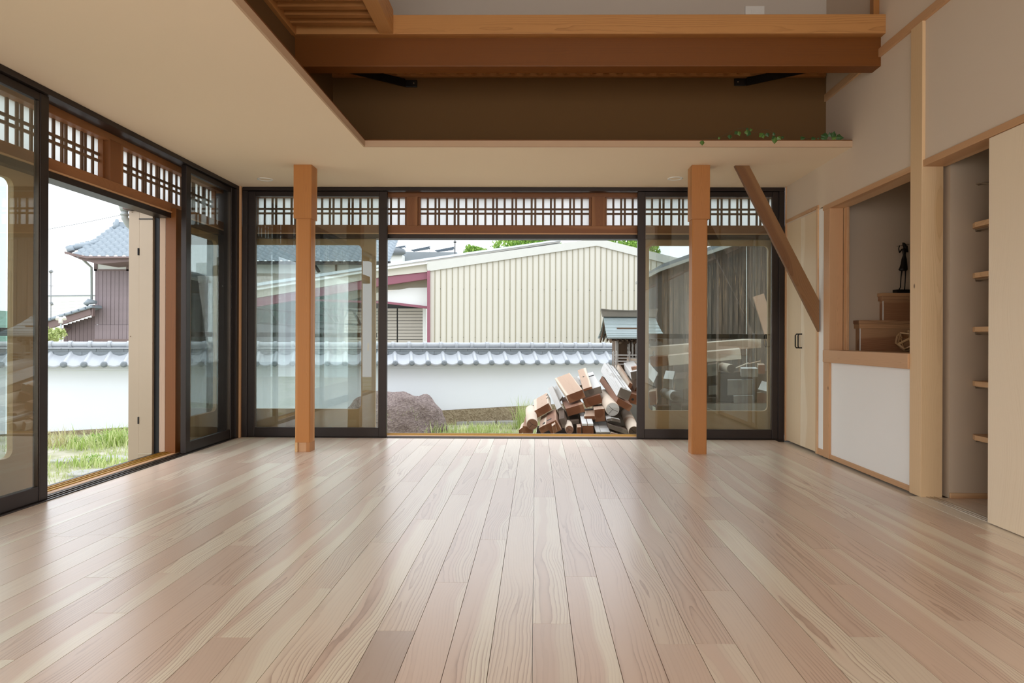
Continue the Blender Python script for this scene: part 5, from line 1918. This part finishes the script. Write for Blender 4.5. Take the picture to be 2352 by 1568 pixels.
# ------------------------------------------------------------------ timber pile
ZO, ZS = (1190, 800), 7.468


def zp(x, y, Y):
    return P(ZO[0] + x / ZS, ZO[1] + y / ZS, Y=Y)


TG = 'salvaged timbers in the pile'


def timber(label, A, B, C, K, Y0, dl, mat, name='timber_block', conv=zp, group=TG, extra=None):
    a, b, c, k = conv(*A, Y0), conv(*B, Y0), conv(*C, Y0), conv(*K, Y0 + dl)
    u, w, d = b - a, c - a, k - a
    ln = d.length
    xd = d.normalized()
    yd = (u - xd * u.dot(xd)).normalized()
    zd_ = xd.cross(yd)
    rotm = Matrix((xd, yd, zd_)).transposed()
    inv = rotm.transposed()
    t = thing(name, label, 'timber', a + (u + w + d) / 2, group) if extra else None
    mb = MB()
    cen = a + (u + w + d) / 2
    loc = [inv @ (q - cen) for q in (a + w, a + u + w, a + u + w + d, a + w + d, a, a + u, a + u + d, a + d)]
    me_ = MB().hexa(loc)
    o = me_.build('body' if extra else name, mat, None, 0.003, org=(0, 0, 0))
    o.data.materials.append(M_endg if mat.name.startswith('weathered') or mat.name.startswith('dark') else M_endr)
    if dl > 0.2:
        o.data.polygons[2].material_index = 1
        o.data.polygons[4].material_index = 1
    o.rotation_euler = rotm.to_euler()
    if extra:
        o.parent = t
        o.location = (0, 0, 0)
        extra(t, a, u, w, d)
        return t
    o.location = cen
    WORLD_LOC[o.name] = cen
    return tag(o, label, 'timber', group)


def log(label, c, r, k, Y0, dl, mat, conv=zp, mend=None, sc=None, group=TG, r2=None):
    a, b = conv(*c, Y0), conv(*k, Y0 + dl)
    rad = r / (sc or ZS) * Y0 / F_PX
    t = thing('log', label, 'log', (a + b) / 2, group)
    d = (b - a).normalized()
    n = 18
    pts = [a, a + d * 0.03, a * 0.5 + b * 0.5, b]
    rs_ = [rad * 0.97, rad, rad * 1.03, (r2 or rad) * 0.98]
    MB().tube(pts, rs_, n).build('bark', mat, t)
    MB().tube([a - d * 0.003, a], [rad * 0.95, rad * 0.95], n, True, False).build('cut_end', mend or W_grey('X'), t)
    # growth cracks
    u = d.cross(Vector((0, 0, 1))).normalized()
    w = d.cross(u)
    for an in (0.4, 2.3, 3.9):
        e = (u * math.cos(an) + w * math.sin(an)) * rad * 0.8
        MB().tube([a - d * 0.004, a + e - d * 0.004], 0.0015, 4).build('crack', M_dark, t)
    return t


def notches(spots):
    def f(t, a, u, w, d):
        for (fu, fd, su_, sd) in spots:
            p = a + u * fu + d * fd - w.normalized() * 0.001
            MB().para(p, p + u * su_, p + w.normalized() * 0.006, p + d * sd).build('mortise', M_dark, t)
    return f


def groove(spots):
    def f(t, a, u, w, d):
        for fu, su_, hgt in spots:
            p = a + u * fu - w * hgt - d * 0.001
            MB().para(p, p + u * su_, p + w * hgt, p + d * 1.0).build('moulded_ridge', W_grey('X'), t)
    return f


def plank_on(fu0, fu1, mat):
    def f(t, a, u, w, d):
        for q0, q1 in zip(fu0, fu1):
            p = a + u * q0 - w * 0.22
            MB().para(p, p + u * (q1 - q0), p + w * 0.22, p + d * 0.98).build('top_board', mat, t)
    return f


M_endr = wood('brown_end_grain', 'X', hx('8f6549'), hx('74492f'), hx('452817'), ring=0.007, depth=0.03, line_amt=0.5, heart_r=0.05, streak=0.35, rough=0.9)
M_endg = wood('grey_end_grain', 'X', hx('857a6e'), hx('6a5f55'), hx('3f3831'), ring=0.007, depth=0.03, line_amt=0.5, heart_r=0.05, streak=0.35, rough=0.9)
g_, r_, c_, k_ = W_grey('X'), W_red('X'), W_cut('X'), W_dark('X')
timber('big smooth planed brown block lying diagonally on top of the pile', (825, 810), (1105, 705), (880, 945), (628, 512), 8.0, 0.75, c_)
timber('bright stamped timber standing highest on the left side of the pile', (1112, 700), (1262, 652), (1128, 738), (1020, 372), 8.05, 0.75, W_cut('X'), extra=notches([(0.35, 0.55, 0.2, 0.04)]))
timber('pale block with a reddish cross band right of the stamped timber', (1128, 735), (1416, 645), (1158, 852), (1018, 478), 8.12, 0.8, g_, extra=notches([(0.62, 0.72, 0.34, 0.06)]))
timber('reddish end-grain block directly beneath the stamped timber', (1115, 875), (1405, 787), (1165, 1020), (1040, 700), 8.06, 0.6, r_)
timber('light brown block with two slots at the left shoulder of the pile', (272, 1075), (520, 935), (335, 1190), (268, 885), 7.95, 0.7, c_, extra=notches([(0.9, 0.45, 0.12, 0.06), (0.9, 0.75, 0.12, 0.06)]))
timber('long grey weathered board beside the slotted block', (662, 1050), (745, 998), (708, 1105), (512, 685), 7.92, 0.8, g_)
timber('pale grey board tucked behind the long grey board', (712, 885), (765, 815), (725, 920), (605, 688), 8.3, 0.5, g_)
timber('short white board end between the brown block and stamped timber', (1040, 640), (1095, 620), (1045, 680), (950, 495), 8.35, 0.4, g_)
timber('reddish block with split face below the big planed block', (815, 1035), (1110, 950), (855, 1168), (735, 850), 7.88, 0.7, r_)
timber('long grooved grey beam sloping down the right side of the pile', (1755, 672), (1950, 748), (1692, 822), (1468, 255), 7.75, 1.0, g_, extra=groove([(0.02, 0.14, 0.12), (0.3, 0.12, 0.18), (0.62, 0.3, 0.1)]))
timber('reddish plank lying under the long grooved beam', (1722, 845), (1962, 985), (1668, 945), (1440, 470), 7.74, 0.95, r_)
log('round log with square mortise hole under the reddish plank', (1622, 1045), 118, (1475, 800), 7.65, 0.9, W_cut('X'))
timber('slender light timber with small hole, right of the grooved beam', (1912, 583), (1968, 612), (1878, 665), (1690, 232), 8.0, 1.0, c_)
timber('white topped block at the upper right of the pile by the window stile', (1925, 405), (2110, 372), (1945, 538), (1810, 245), 8.1, 0.7, g_)
timber('small reddish offcut resting on the white topped block', (1945, 325), (2065, 300), (1955, 378), (1935, 312), 7.95, 0.12, r_)
timber('light timber frame corner behind the top of the pile', (1872, 145), (2060, 182), (1862, 238), (1870, 140), 8.9, 0.12, c_)
timber('brown block with a dark round hole beside the window stile', (1905, 762), (2080, 808), (1895, 932), (1800, 560), 7.95, 0.6, r_, extra=lambda t, a, u, w, d: MB().tube([a + u * 0.38 + w * 0.55 - d.normalized() * 0.003, a + u * 0.38 + w * 0.55], 0.014, 10).build('hole', M_dark, t))
timber('pale board end under the slender light timber', (1985, 745), (2080, 560), (2010, 800), (1930, 560), 8.15, 0.5, c_)
log('large rough brown log at the bottom right of the pile', (1992, 1430), 100, (1850, 1110), 7.45, 0.9, W_cut('X'), mend=k_)
timber('small tan offcut with bright top in the middle of the pile', (1128, 1162), (1312, 1155), (1145, 1228), (1150, 1058), 7.75, 0.35, c_)
timber('tall tan topped block right of the small tan offcut', (1305, 1050), (1482, 1032), (1322, 1262), (1276, 968), 7.78, 0.45, c_)
timber('block with two whitened boards on top at the bottom middle', (1100, 1325), (1292, 1325), (1105, 1480), (1050, 1125), 7.5, 0.6, r_, extra=plank_on((0.0, 0.52), (0.44, 1.0), g_))
timber('pair of flat grey boards at the bottom right of middle', (1335, 1440), (1575, 1438), (1345, 1495), (1285, 1262), 7.5, 0.5, g_, extra=plank_on((0.0, 0.36), (0.33, 1.0), g_))
log('trimmed log with cracked end at the left foot of the pile', (242, 1300), 98, (215, 1060), 7.6, 0.6, W_cut('X'), mend=W_red('X'))
timber('reddish block at the far left foot of the pile', (78, 1330), (240, 1340), (82, 1490), (142, 1110), 7.7, 0.7, r_)
timber('small pale offcut half hidden at the far left foot', (10, 1400), (80, 1350), (15, 1490), (60, 1290), 7.9, 0.3, c_)
timber('mortised beam end with notched top at the lower left', (352, 1368), (492, 1292), (398, 1470), (392, 1170), 7.55, 0.6, c_, extra=notches([(0.45, 0.12, 0.3, 0.14)]))
timber('thick reddish beam end with slot beside the mortised beam', (476, 1308), (646, 1225), (575, 1480), (492, 1110), 7.5, 0.6, r_, extra=notches([(0.1, 0.25, 0.45, 0.08)]))
timber('pale tapered tenon end poking out at the lower left', (580, 1335), (640, 1292), (612, 1465), (560, 1230), 7.4, 0.3, c_)
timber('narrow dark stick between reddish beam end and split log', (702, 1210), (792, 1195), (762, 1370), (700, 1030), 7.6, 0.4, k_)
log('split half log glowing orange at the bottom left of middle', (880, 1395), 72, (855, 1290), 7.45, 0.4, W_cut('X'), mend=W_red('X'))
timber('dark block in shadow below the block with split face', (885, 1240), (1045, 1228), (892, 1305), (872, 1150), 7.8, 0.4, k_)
timber('thin upright plank end with grass before it', (1012, 1352), (1085, 1345), (1012, 1490), (1002, 1300), 7.45, 0.3, c_)
timber('thin grey board end under the round mortised log', (1518, 1205), (1602, 1192), (1525, 1255), (1480, 1105), 7.6, 0.4, g_)
timber('flat grey board end right of the thin board end', (1590, 1182), (1748, 1218), (1600, 1240), (1572, 1162), 7.55, 0.25, g_)
timber('dark sideways beam below the flat grey board end', (1545, 1290), (1875, 1400), (1560, 1375), (1510, 1250), 7.5, 0.3, k_)
timber('tan board end at the very bottom beneath the dark beam', (1590, 1440), (1722, 1470), (1590, 1510), (1560, 1390), 7.45, 0.35, c_)
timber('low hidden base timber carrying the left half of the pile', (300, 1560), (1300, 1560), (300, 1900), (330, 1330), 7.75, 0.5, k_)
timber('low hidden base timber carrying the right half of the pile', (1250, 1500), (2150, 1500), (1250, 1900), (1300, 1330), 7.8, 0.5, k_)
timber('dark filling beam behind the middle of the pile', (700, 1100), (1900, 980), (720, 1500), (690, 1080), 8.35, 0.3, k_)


# timbers behind the right window, in crop coordinates (origin 1460,640, scale 4.125)
def z2(x, y, Y):
    return P(1460 + x / 4.125, 640 + y / 4.125, Y=Y)


TG2 = 'timbers behind the right window'


def tb2(label, A, B, C, K, Y0, dl, mat, **kw):
    return timber(label, A, B, C, K, Y0, dl, mat, conv=z2, group=TG2, **kw)


tb2('longest horizontal brown beam lying on the stack behind the right window', (60, 655), (1190, 565), (60, 742), (62, 645), 9.0, 0.15, W_cut('Y'))
tb2('pale squared beam below the longest horizontal beam, with knots', (305, 728), (990, 664), (318, 824), (305, 716), 8.7, 0.15, W_cut('Y'))
tb2('short brown block under the left end of the pale squared beam', (135, 740), (300, 730), (140, 835), (150, 728), 8.75, 0.3, r_)
tb2('white lit tilted block beside the window stile behind the glass', (60, 860), (168, 985), (20, 940), (110, 775), 8.0, 0.5, g_)
tb2('tilted block with bright upper face left of the right post', (262, 945), (352, 952), (258, 1030), (285, 868), 8.1, 0.4, g_)
tb2('brown tilted block against the right post behind glass', (358, 950), (470, 940), (385, 1050), (385, 890), 8.15, 0.4, k_)
log('short round log with bright top behind glass, left of the right post', (372, 1110), 48, (270, 1080), 7.95, 0.5, W_grey('X'), conv=z2, mend=k_, sc=4.125, group=TG2)
tb2('brown block at the lower left behind the right window', (125, 1070), (190, 1060), (135, 1200), (140, 1045), 7.9, 0.3, c_)
tb2('low dark block at the foot of the stack left of the right post', (335, 1180), (430, 1180), (335, 1300), (345, 1160), 7.9, 0.4, k_)
log('log with pale sawn end lying on the stack right of the right post', (905, 852), 42, (800, 828), 8.3, 0.5, W_cut('X'), conv=z2, mend=k_, sc=4.125, group=TG2)
tb2('white topped squared block right of the sawn log', (1000, 850), (1158, 850), (1000, 930), (990, 836), 8.3, 0.4, g_)
tb2('small hexagonal looking block end at the right of the stack', (1160, 815), (1225, 815), (1160, 900), (1150, 800), 8.5, 0.4, c_)
tb2('thin bright stick lying across the stack top', (948, 843), (1068, 795), (950, 850), (950, 838), 8.2, 0.03, c_)
tb2('second thin stick crossing on the right stack top', (1065, 805), (1180, 778), (1066, 811), (1066, 800), 8.25, 0.03, c_)
tb2('upright brown block just right of the right post behind glass', (680, 815), (770, 805), (685, 925), (690, 795), 8.35, 0.3, k_)
tb2('grey squared block face in the middle of the stack', (688, 1020), (775, 1015), (690, 1100), (695, 1000), 8.3, 0.4, k_)
tb2('big grey squared beam face in the stack centre right', (870, 960), (1110, 955), (870, 1105), (870, 945), 8.4, 0.4, g_)
tb2('grey-white lower beam face under the stack centre right', (925, 1110), (1115, 1105), (930, 1200), (925, 1095), 8.3, 0.4, g_)
tb2('white tilted block at the right edge of the window view', (1158, 1045), (1262, 1070), (1180, 1075), (1195, 965), 8.2, 0.3, g_)
tb2('brown block below the white tilted block at the right edge', (1150, 1080), (1270, 1075), (1150, 1240), (1150, 1070), 8.35, 0.4, c_)
tb2('long low brown beam at the foot of the stack behind glass', (520, 1185), (1300, 1180), (520, 1330), (520, 1165), 8.25, 0.4, W_dark('Y'))
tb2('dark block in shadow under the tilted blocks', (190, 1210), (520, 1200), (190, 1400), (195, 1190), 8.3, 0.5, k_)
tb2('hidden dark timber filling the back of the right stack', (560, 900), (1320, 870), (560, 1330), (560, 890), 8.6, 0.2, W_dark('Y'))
t = tb2('pale plank leaning against the plank barn at the right window edge', (1115, 172), (1215, 140), (1128, 172), (1108, 170), 9.6, 0.02, c_)
# rebuilt as a long leaning plank
me = t.data
bpy.data.objects.remove(t)
a, b = z2(1115, 172, 9.6), z2(1215, 140, 9.6)
e, f = z2(1225, 525, 9.0), z2(1325, 493, 9.0)
gdir = (e - a).normalized()
e2 = a + gdir * ((GZ - a.z) / gdir.z)
ln = e2 - a
mb = MB().para(a, b, a + Vector((0.0, 0.035, 0)), a + ln)
o = mb.build('leaning_plank', W_red('Z'), None, 0.002)
tag(o, 'pale plank leaning upright at the right edge behind the glass', 'plank')
